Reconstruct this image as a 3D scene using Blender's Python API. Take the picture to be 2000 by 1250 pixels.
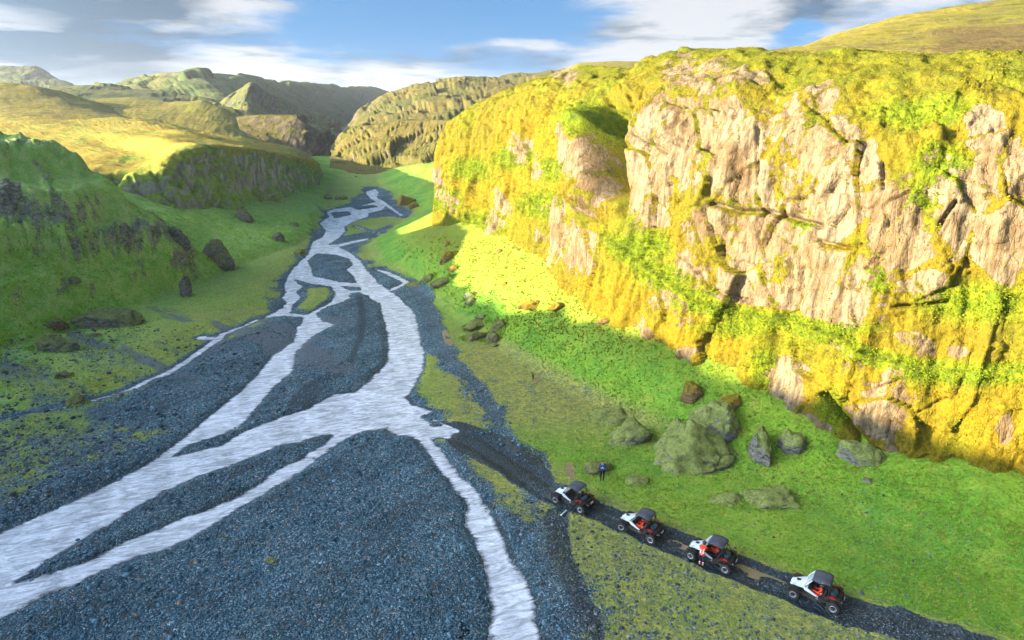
import bpy, math, random
import numpy as np
from mathutils import Vector, Matrix

# ------------------------------------------------------------------ camera, sky, sun, exposure
scene = bpy.context.scene
for o in list(bpy.data.objects):
    bpy.data.objects.remove(o)
COL = scene.collection
FPX = 1350.0                       # focal length for a 2000 px wide picture
PITCH = math.radians(17.5)
CH = 30.0
CP, SP = math.cos(PITCH), math.sin(PITCH)
cam_d = bpy.data.cameras.new('camera')
cam_d.sensor_width = 36.0
cam_d.lens = 36.0 * FPX / 2000.0
cam_d.clip_start = 0.5
cam_d.clip_end = 12000.0
cam = bpy.data.objects.new('camera', cam_d)
COL.objects.link(cam)
cam.location = (0, 0, CH)
cam.rotation_euler = (math.radians(90) - PITCH, 0, 0)
scene.camera = cam

SUN_EL = math.radians(13.0)
SUN_AZ = math.radians(-104.0)       # measured from +Y towards +X
SDIR = np.array([math.sin(SUN_AZ) * math.cos(SUN_EL), math.cos(SUN_AZ) * math.cos(SUN_EL), math.sin(SUN_EL)])

scene.view_settings.view_transform = 'Standard'
scene.view_settings.look = 'None'
scene.view_settings.gamma = 1.0
scene.view_settings.use_curve_mapping = False
scene.view_settings.exposure = 3.92

world = bpy.data.worlds.new('World')
scene.world = world
world.use_nodes = True


class NT:
    """small helper to write node trees"""
    def __init__(self, tree):
        self.t = tree
        self.t.nodes.clear()

    def n(self, kind, **kw):
        nd = self.t.nodes.new(kind)
        ins = kw.pop('ins', {})
        for k, v in kw.items():
            setattr(nd, k, v)
        for k, v in ins.items():
            self.set(nd, k, v)
        return nd

    def set(self, nd, k, v):
        s = nd.inputs[k]
        if isinstance(v, bpy.types.NodeSocket):
            self.t.links.new(v, s)
        elif isinstance(v, bpy.types.Node):
            self.t.links.new(v.outputs[0], s)
        else:
            if hasattr(s.default_value, '__len__') and not isinstance(v, str):
                v = tuple(v)
                if len(v) == 3 and len(s.default_value) == 4:
                    v = v + (1.0,)
            s.default_value = v

    def math(self, op, a, b=0.0, c=None, clamp=False):
        nd = self.n('ShaderNodeMath', operation=op, use_clamp=clamp)
        self.set(nd, 0, a)
        self.set(nd, 1, b)
        if c is not None:
            self.set(nd, 2, c)
        return nd.outputs[0]

    def vmath(self, op, a, b=(0, 0, 0), s=None):
        nd = self.n('ShaderNodeVectorMath', operation=op)
        self.set(nd, 0, a)
        if op not in ('NORMALIZE', 'LENGTH', 'SCALE'):
            self.set(nd, 1, b)
        if s is not None:
            self.set(nd, 'Scale', s)
        return nd.outputs['Value'] if op in ('LENGTH', 'DOT_PRODUCT', 'DISTANCE') else nd.outputs[0]

    def mix(self, f, a, b, mode='MIX'):
        nd = self.n('ShaderNodeMix', data_type='RGBA', blend_type=mode)
        self.set(nd, 0, f)
        self.set(nd, 6, a)
        self.set(nd, 7, b)
        return nd.outputs[2]

    def mrange(self, v, a, b, c=0.0, d=1.0, smooth=True):
        nd = self.n('ShaderNodeMapRange')
        nd.interpolation_type = 'SMOOTHSTEP' if smooth else 'LINEAR'
        for i, q in enumerate((v, a, b, c, d)):
            self.set(nd, i, q)
        return nd.outputs[0]

    def noise(self, vec, scale, detail=4.0, rough=0.55, dist=0.0, dims='3D'):
        nd = self.n('ShaderNodeTexNoise', noise_dimensions=dims)
        self.set(nd, 'Vector', vec)
        self.set(nd, 'Scale', scale)
        self.set(nd, 'Detail', detail)
        self.set(nd, 'Roughness', rough)
        self.set(nd, 'Distortion', dist)
        return nd.outputs[0]

    def voro(self, vec, scale, feature='F1'):
        nd = self.n('ShaderNodeTexVoronoi', feature=feature)
        self.set(nd, 'Vector', vec)
        self.set(nd, 'Scale', scale)
        return nd

    def ramp(self, f, stops):
        nd = self.n('ShaderNodeValToRGB')
        el = nd.color_ramp.elements
        while len(el) < len(stops):
            el.new(0.5)
        for e, (p, c) in zip(el, stops):
            e.position = p
            e.color = tuple(c) + (1.0,) if len(c) == 3 else c
        self.set(nd, 0, f)
        return nd.outputs[0]


def build_world():
    nt = NT(world.node_tree)
    tc = nt.n('ShaderNodeTexCoord')
    d = tc.outputs['Generated']
    sep = nt.n('ShaderNodeSeparateXYZ', ins={0: d})
    # sample the clear sky a little higher than the true direction, all round the compass
    zz = nt.math('MULTIPLY_ADD', nt.math('ABSOLUTE', sep.outputs[2]), 1.1, 0.42)
    cmb = nt.n('ShaderNodeCombineXYZ', ins={0: sep.outputs[0], 1: sep.outputs[1], 2: zz})
    sky = nt.n('ShaderNodeTexSky', sky_type='NISHITA')
    sky.sun_disc = False
    sky.sun_elevation = SUN_EL
    sky.sun_rotation = SUN_AZ
    sky.altitude = 300
    sky.air_density = 1.0
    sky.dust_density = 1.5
    sky.ozone_density = 1.2
    nt.set(sky, 'Vector', nt.vmath('NORMALIZE', cmb.outputs[0]))
    # cloud layer: noise on a plane far overhead
    den = nt.math('MAXIMUM', nt.math('ADD', sep.outputs[2], 0.10), 0.02)
    px = nt.math('DIVIDE', sep.outputs[0], den)
    py = nt.math('DIVIDE', sep.outputs[1], den)
    pl = nt.n('ShaderNodeCombineXYZ', ins={0: px, 1: nt.math('MULTIPLY', py, 0.9), 2: 3.7})
    big = nt.noise(pl, 0.42, 2.0, 0.5)
    fine = nt.noise(pl, 1.35, 10.0, 0.66, 0.6)
    cov = nt.math('ADD', nt.math('MULTIPLY', big, 0.7), nt.math('MULTIPLY', fine, 0.62))
    jit = nt.n('ShaderNodeTexNoise', ins={'Vector': pl.outputs[0], 'Scale': 1.7, 'Detail': 5.0})
    dj = nt.vmath('ADD', d, nt.vmath('MULTIPLY', nt.vmath('SUBTRACT', jit.outputs[1], (0.5, 0.5, 0.5)), (0.16, 0.16, 0.06)))
    cov = nt.math('ADD', cov, CLOUD_BIAS(nt, dj))
    mask = nt.mrange(cov, 0.54, 0.84)
    shade = nt.noise(nt.vmath('ADD', pl.outputs[0], (3.1, 1.7, 0.4)), 1.0, 8.0, 0.6, 0.3)
    dark = nt.math('ADD', nt.mrange(shade, 0.42, 0.66), CLOUD_DARK(nt, dj), clamp=True)
    # sunward glow added to clouds and clear sky, mostly out of view, filling the shade
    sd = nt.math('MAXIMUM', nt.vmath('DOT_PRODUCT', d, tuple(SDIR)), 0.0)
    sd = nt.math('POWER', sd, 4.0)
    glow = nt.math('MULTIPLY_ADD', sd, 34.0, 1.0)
    ccol = nt.mix(dark, CLOUD_LIGHT, CLOUD_GREY)
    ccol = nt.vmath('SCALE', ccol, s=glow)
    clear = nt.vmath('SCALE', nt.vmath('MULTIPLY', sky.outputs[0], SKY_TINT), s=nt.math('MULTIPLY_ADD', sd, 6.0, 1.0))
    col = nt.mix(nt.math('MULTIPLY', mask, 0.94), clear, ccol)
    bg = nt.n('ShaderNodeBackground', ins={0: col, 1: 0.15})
    nt.n('ShaderNodeOutputWorld', ins={0: bg.outputs[0]})


CLOUD_LIGHT, CLOUD_GREY, SKY_TINT = (0.36, 0.37, 0.385), (0.060, 0.095, 0.138), (0.066, 0.120, 0.153)


def pixdir(x, y):
    u = (x - 1000.0) / FPX
    v = (y - 625.0) / FPX
    v3 = Vector((u, CP - v * SP, -(v * CP + SP)))
    return tuple(v3.normalized())


def CLOUD_BLOBS(nt, d, blobs):
    tot = 0.0
    for (x, y, rad, wide, amt) in blobs:
        c = pixdir(x, y)
        df = nt.vmath('SUBTRACT', d, c)
        df = nt.vmath('MULTIPLY', df, (1.0 / wide, 1.0 / wide, 1.0))
        l = nt.vmath('LENGTH', df)
        f = nt.mrange(l, rad, 0.0, 0.0, amt)
        tot = f if isinstance(tot, float) else nt.math('ADD', tot, f)
    return tot


def CLOUD_BIAS(nt, d):
    return CLOUD_BLOBS(nt, d, [(1400, 45, 0.10, 2.4, 0.30), (130, 110, 0.10, 2.8, 0.20), (420, 150, 0.05, 4.0, 0.26), (470, -5, 0.05, 2.0, 0.22), (290, 8, 0.045, 2.4, 0.40), (90, 30, 0.05, 2.4, 0.25),
                               (640, 160, 0.045, 7.0, 0.16), (1800, 15, 0.08, 2.5, 0.12), (1000, 92, 0.016, 6.0, 0.16), (690, 25, 0.022, 3.0, 0.14),
                               (880, 20, 0.095, 2.6, -0.36), (620, 60, 0.05, 2.2, -0.16), (1180, 40, 0.05, 1.6, -0.14), (220, 45, 0.03, 2.6, -0.2), (1545, 72, 0.035, 1.4, -0.40)])


def CLOUD_DARK(nt, d):
    return CLOUD_BLOBS(nt, d, [(60, 120, 0.09, 2.6, 0.42), (230, 140, 0.05, 3.0, 0.6), (180, 60, 0.05, 2.6, 0.2), (300, 8, 0.04, 2.6, 1.3), (120, 0, 0.04, 2.6, 1.0), (1380, 50, 0.10, 2.4, -0.35), (1560, 20, 0.05, 1.6, 0.5), (960, 130, 0.02, 5.0, 0.45), (600, 150, 0.05, 4.0, -0.3)])


build_world()

sun_d = bpy.data.lights.new('sun', 'SUN')
sun_d.energy = 2.0
sun_d.angle = math.radians(0.6)
sun_d.color = (1.0, 0.83, 0.56)
sun = bpy.data.objects.new('sun', sun_d)
COL.objects.link(sun)
sun.rotation_euler = Vector(-SDIR).to_track_quat('-Z', 'Y').to_euler()

# ------------------------------------------------------------------ geometry helpers
def ray(x, y):
    u = (np.asarray(x, float) - 1000.0) / FPX
    v = (np.asarray(y, float) - 625.0) / FPX
    return u, CP - v * SP, -(v * CP + SP)          # per unit of depth


def PZ(x, y, z=0.0):                                # photograph pixel -> point at height z
    a, b, c = ray(x, y)
    t = (z - CH) / c
    return np.stack([a * t, b * t, np.zeros_like(t) + z], -1)


def PY(x, y, Y):                                    # photograph pixel -> point at distance Y
    a, b, c = ray(x, y)
    t = Y / b
    return np.stack([a * t, b * t, CH + c * t], -1)


def PT(x, y, t):
    a, b, c = ray(x, y)
    return np.stack([a * t, b * t, CH + c * t], -1)


def pix(P):
    P = np.asarray(P, float)
    X, Y, Z = P[..., 0], P[..., 1], P[..., 2] - CH
    dep = np.maximum(Y * CP - Z * SP, 0.5)
    up = Y * SP + Z * CP
    return 1000 + FPX * X / dep, 625 - FPX * up / dep


def _h(ix, iy, iz, seed):
    with np.errstate(over='ignore'):
        h = (ix.astype(np.uint32) * np.uint32(374761393) + iy.astype(np.uint32) * np.uint32(668265263)
             + iz.astype(np.uint32) * np.uint32(2147483647) + np.uint32((seed * 974634541 + 12345) & 0xffffffff))
        h = (h ^ (h >> np.uint32(13))) * np.uint32(1274126177)
        h = (h ^ (h >> np.uint32(16))) * np.uint32(2246822519)
        h = h ^ (h >> np.uint32(15))
    return h.astype(np.float64) / 4294967295.0


def vnoise(P, seed=0):
    i = np.floor(P).astype(np.int64)
    f = P - i
    f = f * f * f * (f * (f * 6 - 15) + 10)
    r = 0.0
    for dx in (0, 1):
        wx = f[:, 0] if dx else 1 - f[:, 0]
        for dy in (0, 1):
            wy = f[:, 1] if dy else 1 - f[:, 1]
            for dz in (0, 1):
                wz = f[:, 2] if dz else 1 - f[:, 2]
                r = r + wx * wy * wz * _h(i[:, 0] + dx, i[:, 1] + dy, i[:, 2] + dz, seed)
    return r * 2 - 1


def fbm(P, scale, octaves=4, seed=0, gain=0.5, ridge=False):
    shp = P.shape[:-1]
    Q = P.reshape(-1, P.shape[-1]) * scale
    if Q.shape[1] == 2:
        Q = np.concatenate([Q, np.zeros((len(Q), 1)) + 0.37], 1)
    a, tot, r = 1.0, 0.0, 0.0
    for k in range(octaves):
        n = vnoise(Q, seed + k * 7)
        if ridge:
            n = 1 - 2 * np.abs(n)
        r = r + a * n
        tot += a
        a *= gain
        Q = Q * 2.03 + 11.3
    return (r / tot).reshape(shp)


def worley(P, seed=0):
    """cell id values, offset to the cell centre, F1 and F2-F1 distances"""
    shp = P.shape[:-1]
    Q = P.reshape(-1, 3)
    i = np.floor(Q).astype(np.int64)
    d1 = np.full(len(Q), 9.0)
    d2 = np.full(len(Q), 9.0)
    best = np.zeros((len(Q), 3))
    rid = np.zeros((len(Q), 4))
    for dx in (-1, 0, 1):
        for dy in (-1, 0, 1):
            for dz in (-1, 0, 1):
                cx, cy, cz = i[:, 0] + dx, i[:, 1] + dy, i[:, 2] + dz
                p = np.stack([cx + _h(cx, cy, cz, seed), cy + _h(cx, cy, cz, seed + 1), cz + _h(cx, cy, cz, seed + 2)], 1)
                o = Q - p
                d = np.sqrt((o * o).sum(1))
                m = d < d1
                d2 = np.where(m, d1, np.minimum(d2, d))
                d1 = np.where(m, d, d1)
                best[m] = o[m]
                if m.any():
                    rid[m] = np.stack([_h(cx[m], cy[m], cz[m], seed + 3 + q) for q in range(4)], 1)
    return rid.reshape(shp + (4,)), best.reshape(shp + (3,)), d1.reshape(shp), (d2 - d1).reshape(shp)


def sstep(x, a, b):
    t = np.clip((x - a) / (b - a), 0, 1)
    return t * t * (3 - 2 * t)


def sd_poly(P, poly):
    """signed distance, negative inside"""
    poly = np.asarray(poly, float)
    X, Y = P[:, 0], P[:, 1]
    d = np.full(len(P), 1e9)
    ins = np.zeros(len(P), bool)
    for k in range(len(poly)):
        a = poly[k]
        b = poly[(k + 1) % len(poly)]
        e = b - a
        L = max((e * e).sum(), 1e-9)
        t = np.clip(((X - a[0]) * e[0] + (Y - a[1]) * e[1]) / L, 0, 1)
        dx = X - a[0] - t * e[0]
        dy = Y - a[1] - t * e[1]
        d = np.minimum(d, dx * dx + dy * dy)
        c = (a[1] > Y) != (b[1] > Y)
        if c.any() and abs(e[1]) > 1e-12:
            ins ^= c & (X < e[0] * (Y - a[1]) / e[1] + a[0])
    d = np.sqrt(d)
    return np.where(ins, -d, d)


def sd_line(P, pts):
    """distance to a polyline, with interpolated third column (half width) taken off"""
    pts = np.asarray(pts, float)
    d = np.full(len(P), 1e9)
    for k in range(len(pts) - 1):
        a, b = pts[k], pts[k + 1]
        e = b[:2] - a[:2]
        L = max((e * e).sum(), 1e-9)
        t = np.clip(((P[:, 0] - a[0]) * e[0] + (P[:, 1] - a[1]) * e[1]) / L, 0, 1)
        q = np.hypot(P[:, 0] - a[0] - t * e[0], P[:, 1] - a[1] - t * e[1])
        w = a[2] + (b[2] - a[2]) * t if pts.shape[1] > 2 else 0.0
        d = np.minimum(d, q - w)
    return d


def new_obj(name, V, F, mats, parent=None, smooth=True, colors=None, kind=None, label=None, cat=None, group=None, midx=None):
    me = bpy.data.meshes.new(name)
    V = np.asarray(V, dtype=np.float32)
    if isinstance(F, np.ndarray) and kind == 'structure':
        a, b_, c_ = V[F[:, 0]], V[F[:, 1]], V[F[:, 2]]
        if np.cross(b_ - a, c_ - a)[:, 2].sum() < 0:      # land always faces up
            F = F[:, ::-1]
    if isinstance(F, np.ndarray):
        n, k = F.shape
        me.vertices.add(len(V))
        me.vertices.foreach_set('co', V.ravel())
        me.loops.add(n * k)
        me.loops.foreach_set('vertex_index', F.astype(np.int32).ravel())
        me.polygons.add(n)
        me.polygons.foreach_set('loop_start', np.arange(0, n * k, k, dtype=np.int32))
        me.polygons.foreach_set('loop_total', np.full(n, k, dtype=np.int32))
        me.update(calc_edges=True)
    else:
        me.from_pydata([tuple(map(float, v)) for v in V], [], F)
    if smooth is not False:
        me.polygons.foreach_set('use_smooth', np.ones(len(me.polygons), dtype=bool))
    if colors is not None:
        for nm, c in colors.items():
            at = me.attributes.new(nm, 'FLOAT_COLOR', 'POINT')
            c = np.asarray(c, dtype=np.float32)
            if c.shape[1] == 3:
                c = np.concatenate([c, np.ones((len(c), 1), np.float32)], 1)
            at.data.foreach_set('color', c.ravel())
    for m in (mats if isinstance(mats, (list, tuple)) else [mats]):
        me.materials.append(m)
    if midx is not None:
        me.polygons.foreach_set('material_index', np.asarray(midx, dtype=np.int32))
    o = bpy.data.objects.new(name, me)
    COL.objects.link(o)
    o.parent = parent
    if kind:
        o['kind'] = kind
    if label:
        o['label'] = label
    if cat:
        o['category'] = cat
    if group:
        o['group'] = group
    return o


def grid_faces(nr, nc, keep=None):
    i = np.arange(nr * nc).reshape(nr, nc)
    f = np.stack([i[:-1, :-1], i[:-1, 1:], i[1:, 1:], i[1:, :-1]], -1).reshape(-1, 4)
    if keep is not None:
        f = f[keep.reshape(-1)]
    return f


def compact(V, F, cols):
    used = np.zeros(len(V), bool)
    used[F.ravel()] = True
    idx = np.cumsum(used) - 1
    return V[used], idx[F], {k: c[used] for k, c in cols.items()}

# ------------------------------------------------------------------ surface materials
def mat(name):
    m = bpy.data.materials.new(name)
    m.use_nodes = True
    return m, NT(m.node_tree)


def finish(nt, color, rough=0.9, bump=None, bstr=0.5, bdist=0.1, spec=0.2, extra=None):
    p = nt.n('ShaderNodeBsdfPrincipled')
    nt.set(p, 'Base Color', color)
    nt.set(p, 'Roughness', rough)
    nt.set(p, 'Specular IOR Level', spec)
    if bump is not None:
        b = nt.n('ShaderNodeBump', ins={'Strength': bstr, 'Distance': bdist, 'Height': bump})
        nt.set(p, 'Normal', b.outputs[0])
    for k, v in (extra or {}).items():
        nt.set(p, k, v)
    nt.n('ShaderNodeOutputMaterial', ins={0: p.outputs[0]})
    return p


def simple(name, color, rough=0.6, spec=0.4, metal=0.0, var=0.12, scale=6.0, mud=0.0):
    m, nt = mat(name)
    tc = nt.n('ShaderNodeTexCoord')
    n = nt.noise(tc.outputs['Object'], scale, 4.0, 0.6)
    f = nt.mrange(n, 0.3, 0.7, 1.0 - var, 1.0 + var, False)
    c = nt.vmath('SCALE', color, s=f)
    if mud:
        z = nt.n('ShaderNodeSeparateXYZ', ins={0: tc.outputs['Object']}).outputs[2]
        s = nt.noise(tc.outputs['Object'], 7.0, 6.0, 0.7)
        k = nt.math('ADD', s, nt.mrange(z, 0.3, 1.2, 0.22, -0.12, False))
        c = nt.mix(nt.mrange(k, 0.52, 0.66, 0, mud), c, (0.075, 0.062, 0.048))
    finish(nt, c, rough, spec=spec, extra={'Metallic': metal})
    return m


GRASS_A, GRASS_B, GRASS_C = (0.095, 0.245, 0.020), (0.195, 0.315, 0.022), (0.300, 0.325, 0.040)


def grass_color(nt, pos, warm=None):
    n1 = nt.noise(pos, 0.09, 4.0, 0.6)
    n2 = nt.noise(pos, 0.7, 6.0, 0.65)
    n3 = nt.noise(pos, 4.5, 3.0, 0.7)
    c = nt.mix(nt.mrange(n1, 0.35, 0.62), GRASS_A, GRASS_B)
    c = nt.mix(nt.mrange(n2, 0.5, 0.72, 0, 0.75), c, GRASS_C)
    c = nt.mix(nt.mrange(n2, 0.48, 0.28, 0, 0.65), c, (0.045, 0.110, 0.012))
    k = nt.mrange(n3, 0.25, 0.75, 0.55, 1.45, False)
    return nt.vmath('SCALE', c, s=k), n2, n3


def ground_material():
    m, nt = mat('valley_ground')
    geo = nt.n('ShaderNodeNewGeometry')
    pos = geo.outputs['Position']
    a = nt.n('ShaderNodeAttribute', attribute_name='mask')
    s = nt.n('ShaderNodeSeparateColor', ins={0: a.outputs['Color']})
    grass, wet, dry = s.outputs[0], s.outputs[1], s.outputs[2]
    sand = a.outputs['Alpha']
    gcol, n2, n3 = grass_color(nt, pos)
    # yellow moss of the flats
    mo = nt.noise(pos, 2.2, 6.0, 0.72)
    moss = nt.mix(nt.mrange(mo, 0.4, 0.62), (0.165, 0.185, 0.052), (0.320, 0.300, 0.058))
    moss = nt.vmath('SCALE', moss, s=nt.mrange(n3, 0.25, 0.75, 0.6, 1.4, False))
    gcol = nt.mix(dry, gcol, moss)
    px_ = nt.n('ShaderNodeSeparateXYZ', ins={0: pos})
    tal = nt.math('MULTIPLY', nt.mrange(px_.outputs[2], 2.0, 6.5), nt.mrange(px_.outputs[0], -40.0, -26.0))
    lef = nt.math('MULTIPLY', nt.math('MULTIPLY', nt.mrange(px_.outputs[2], 4.0, 13.0), nt.mrange(px_.outputs[1], 140.0, 120.0)), nt.math('MULTIPLY', nt.mrange(px_.outputs[0], -44.0, -58.0), nt.mrange(n2, 0.35, 0.6, 0.35, 0.9)))
    gcol = nt.mix(lef, gcol, (0.275, 0.335, 0.095))  # left hillside grass paled to lift its shade
    gcol = nt.mix(nt.math('MULTIPLY', nt.math('MULTIPLY', nt.mrange(px_.outputs[0], -42.0, -56.0), nt.mrange(px_.outputs[1], 235.0, 185.0)), 0.7), gcol, nt.vmath('SCALE', nt.mix(nt.mrange(n2, 0.38, 0.62), (0.19, 0.36, 0.05), (0.33, 0.42, 0.11)), s=nt.mrange(n3, 0.25, 0.75, 0.6, 1.4, False)))  # second pale mix, brightening the shaded left slope by colour
    gcol = nt.mix(nt.math('MULTIPLY', tal, nt.mrange(n2, 0.3, 0.6, 0.45, 0.95)), gcol, (0.1470, 0.1554, 0.0101))  # yellow of the sunlit talus put into the grass colour
    # river gravel: stones as cells
    wob = nt.vmath('ADD', pos, nt.vmath('SCALE', nt.n('ShaderNodeTexNoise', ins={'Vector': pos, 'Scale': 1.2}).outputs[1], s=0.5))
    v1 = nt.voro(wob, 8.5)
    v2 = nt.voro(wob, 3.6)
    r1 = nt.n('ShaderNodeSeparateColor', ins={0: v1.outputs['Color']})
    r2 = nt.n('ShaderNodeSeparateColor', ins={0: v2.outputs['Color']})
    big = nt.noise(pos, 0.16, 5.0, 0.6)
    st = nt.ramp(r1.outputs[0], [(0.0, (0.026, 0.060, 0.078)), (0.5, (0.050, 0.112, 0.142)), (0.82, (0.105, 0.190, 0.225)), (0.93, (0.24, 0.28, 0.29)), (1.0, (0.38, 0.40, 0.40))])
    st = nt.mix(nt.mrange(r2.outputs[0], 0.86, 0.95), st, (0.15, 0.175, 0.185))
    st = nt.mix(nt.mrange(r2.outputs[1], 0.92, 0.95, 0, 0.6), st, (0.085, 0.060, 0.035))
    flow = nt.noise(nt.vmath('MULTIPLY', nt.n('ShaderNodeVectorRotate', rotation_type='Z_AXIS', ins={'Vector': pos, 'Angle': 0.6}).outputs[0], (1.0, 0.10, 1.0)), 0.55, 6.0, 0.62, 0.6)
    sp = nt.mrange(flow, 0.36, 0.62, 0.80, 1.18)
    st = nt.mix(nt.mrange(flow, 0.56, 0.72, 0, 0.45), st, (0.050, 0.108, 0.138))
    st = nt.vmath('SCALE', st, s=nt.math('MULTIPLY', sp, nt.mrange(big, 0.3, 0.7, 0.7, 1.3, False)))
    edge = nt.mrange(v1.outputs['Distance'], 0.35, 0.65, 1.0, 0.6)
    st = nt.vmath('SCALE', st, s=edge)
    pz = nt.n('ShaderNodeSeparateXYZ', ins={0: pos}).outputs[2]
    hr = nt.noise(nt.vmath('MULTIPLY', pos, (1.0, 1.0, 1.8)), 0.8, 6.0, 0.7, 0.4)
    hrock = nt.mix(nt.mrange(hr, 0.35, 0.65), (0.070, 0.075, 0.045), (0.28, 0.255, 0.20))
    st = nt.mix(nt.mrange(pz, 1.2, 2.4), st, hrock)
    # moss reaches into the gravel in specks
    gm = nt.math('ADD', grass, nt.math('MULTIPLY', nt.math('SUBTRACT', n2, 0.5), 1.1))
    gm = nt.math('ADD', gm, nt.math('MULTIPLY', nt.math('SUBTRACT', r1.outputs[1], 0.5), 0.55))
    gm = nt.mrange(gm, 0.38, 0.62)
    col = nt.mix(gm, st, gcol)
    # wet, dark vehicle tracks and shore
    wn = nt.math('ADD', wet, nt.math('MULTIPLY', nt.math('SUBTRACT', n2, 0.5), 0.6))
    col = nt.mix(nt.mrange(wn, 0.35, 0.7, 0, 0.93), col, nt.mix(0.25, nt.vmath('SCALE', st, s=0.34), (0.020, 0.024, 0.028)))
    # pale grey gravel / sand
    sn = nt.math('ADD', sand, nt.math('MULTIPLY', nt.math('SUBTRACT', mo, 0.5), 0.9))
    col = nt.mix(nt.mrange(sn, 0.4, 0.75, 0, 0.85), col, nt.mix(r1.outputs[0], (0.07, 0.085, 0.10), (0.13, 0.145, 0.155)))
    bh = nt.math('ADD', nt.math('MULTIPLY', nt.math('SUBTRACT', 1.0, v1.outputs['Distance']), nt.mrange(gm, 0, 1, 1.0, 0.35)), nt.math('MULTIPLY', n3, 0.9))
    rough = nt.mrange(wn, 0.3, 0.8, 0.9, 0.45)
    finish(nt, col, rough, bh, 0.9, 0.12, 0.25)
    return m


def hill_material(name, ga, gb, rock, rock_amt=0.5, scale=1.0, brown=None):
    """grassed hills with bare rock where it is steep"""
    m, nt = mat(name)
    geo = nt.n('ShaderNodeNewGeometry')
    pos = geo.outputs['Position']
    nz = nt.n('ShaderNodeSeparateXYZ', ins={0: geo.outputs['Normal']}).outputs[2]
    n1 = nt.noise(pos, 0.02 * scale, 5.0, 0.6)
    n2 = nt.noise(pos, 0.16 * scale, 7.0, 0.68)
    n3 = nt.noise(pos, 1.3 * scale, 5.0, 0.7)
    g = nt.mix(nt.mrange(n1, 0.38, 0.6), ga, gb)
    g = nt.mix(nt.mrange(n2, 0.47, 0.62, 0, 0.8), g, brown or (0.105, 0.085, 0.032))
    g = nt.mix(nt.mrange(n2, 0.47, 0.34, 0, 0.75), g, tuple(q * 0.42 for q in ga))
    at0 = nt.n('ShaderNodeAttribute', attribute_name='mask')
    gd = nt.n('ShaderNodeSeparateColor', ins={0: at0.outputs['Color']}).outputs[1]
    g = nt.mix(nt.math('MULTIPLY', gd, nt.mrange(n2, 0.3, 0.55)), g, (0.2520, 0.1806, 0.0252))  # golden low sunlight on the plateau top put into the grass colour
    g = nt.vmath('SCALE', g, s=nt.mrange(n3, 0.25, 0.75, 0.55, 1.45, False))
    bd = nt.n('ShaderNodeSeparateColor', ins={0: at0.outputs['Color']}).outputs[2]
    g = nt.mix(nt.math('MULTIPLY', bd, 0.8), g, nt.vmath('SCALE', (0.105, 0.070, 0.028), s=nt.mrange(n3, 0.25, 0.75, 0.6, 1.4, False)))
    st = nt.noise(nt.vmath('MULTIPLY', pos, (1.0, 1.0, 0.35)), 0.35 * scale, 7.0, 0.7)
    rk = nt.mix(nt.mrange(st, 0.35, 0.65), tuple(q * 0.35 for q in rock), rock)
    a = nt.n('ShaderNodeAttribute', attribute_name='mask')
    s = nt.n('ShaderNodeSeparateColor', ins={0: a.outputs['Color']})
    steep = nt.math('ADD', nt.math('SUBTRACT', 1.0, nz), nt.math('MULTIPLY', nt.math('SUBTRACT', n2, 0.5), 0.9))
    steep = nt.math('ADD', steep, nt.math('SUBTRACT', s.outputs[0], 0.5))
    f = nt.mrange(steep, 0.62 - 0.2 * rock_amt, 0.82 - 0.2 * rock_amt)
    col = nt.mix(f, g, rk)
    finish(nt, col, 0.95, nt.math('ADD', nt.math('MULTIPLY', n2, 2.0), n3), 0.6, 0.5 / scale, 0.1)
    return m


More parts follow.
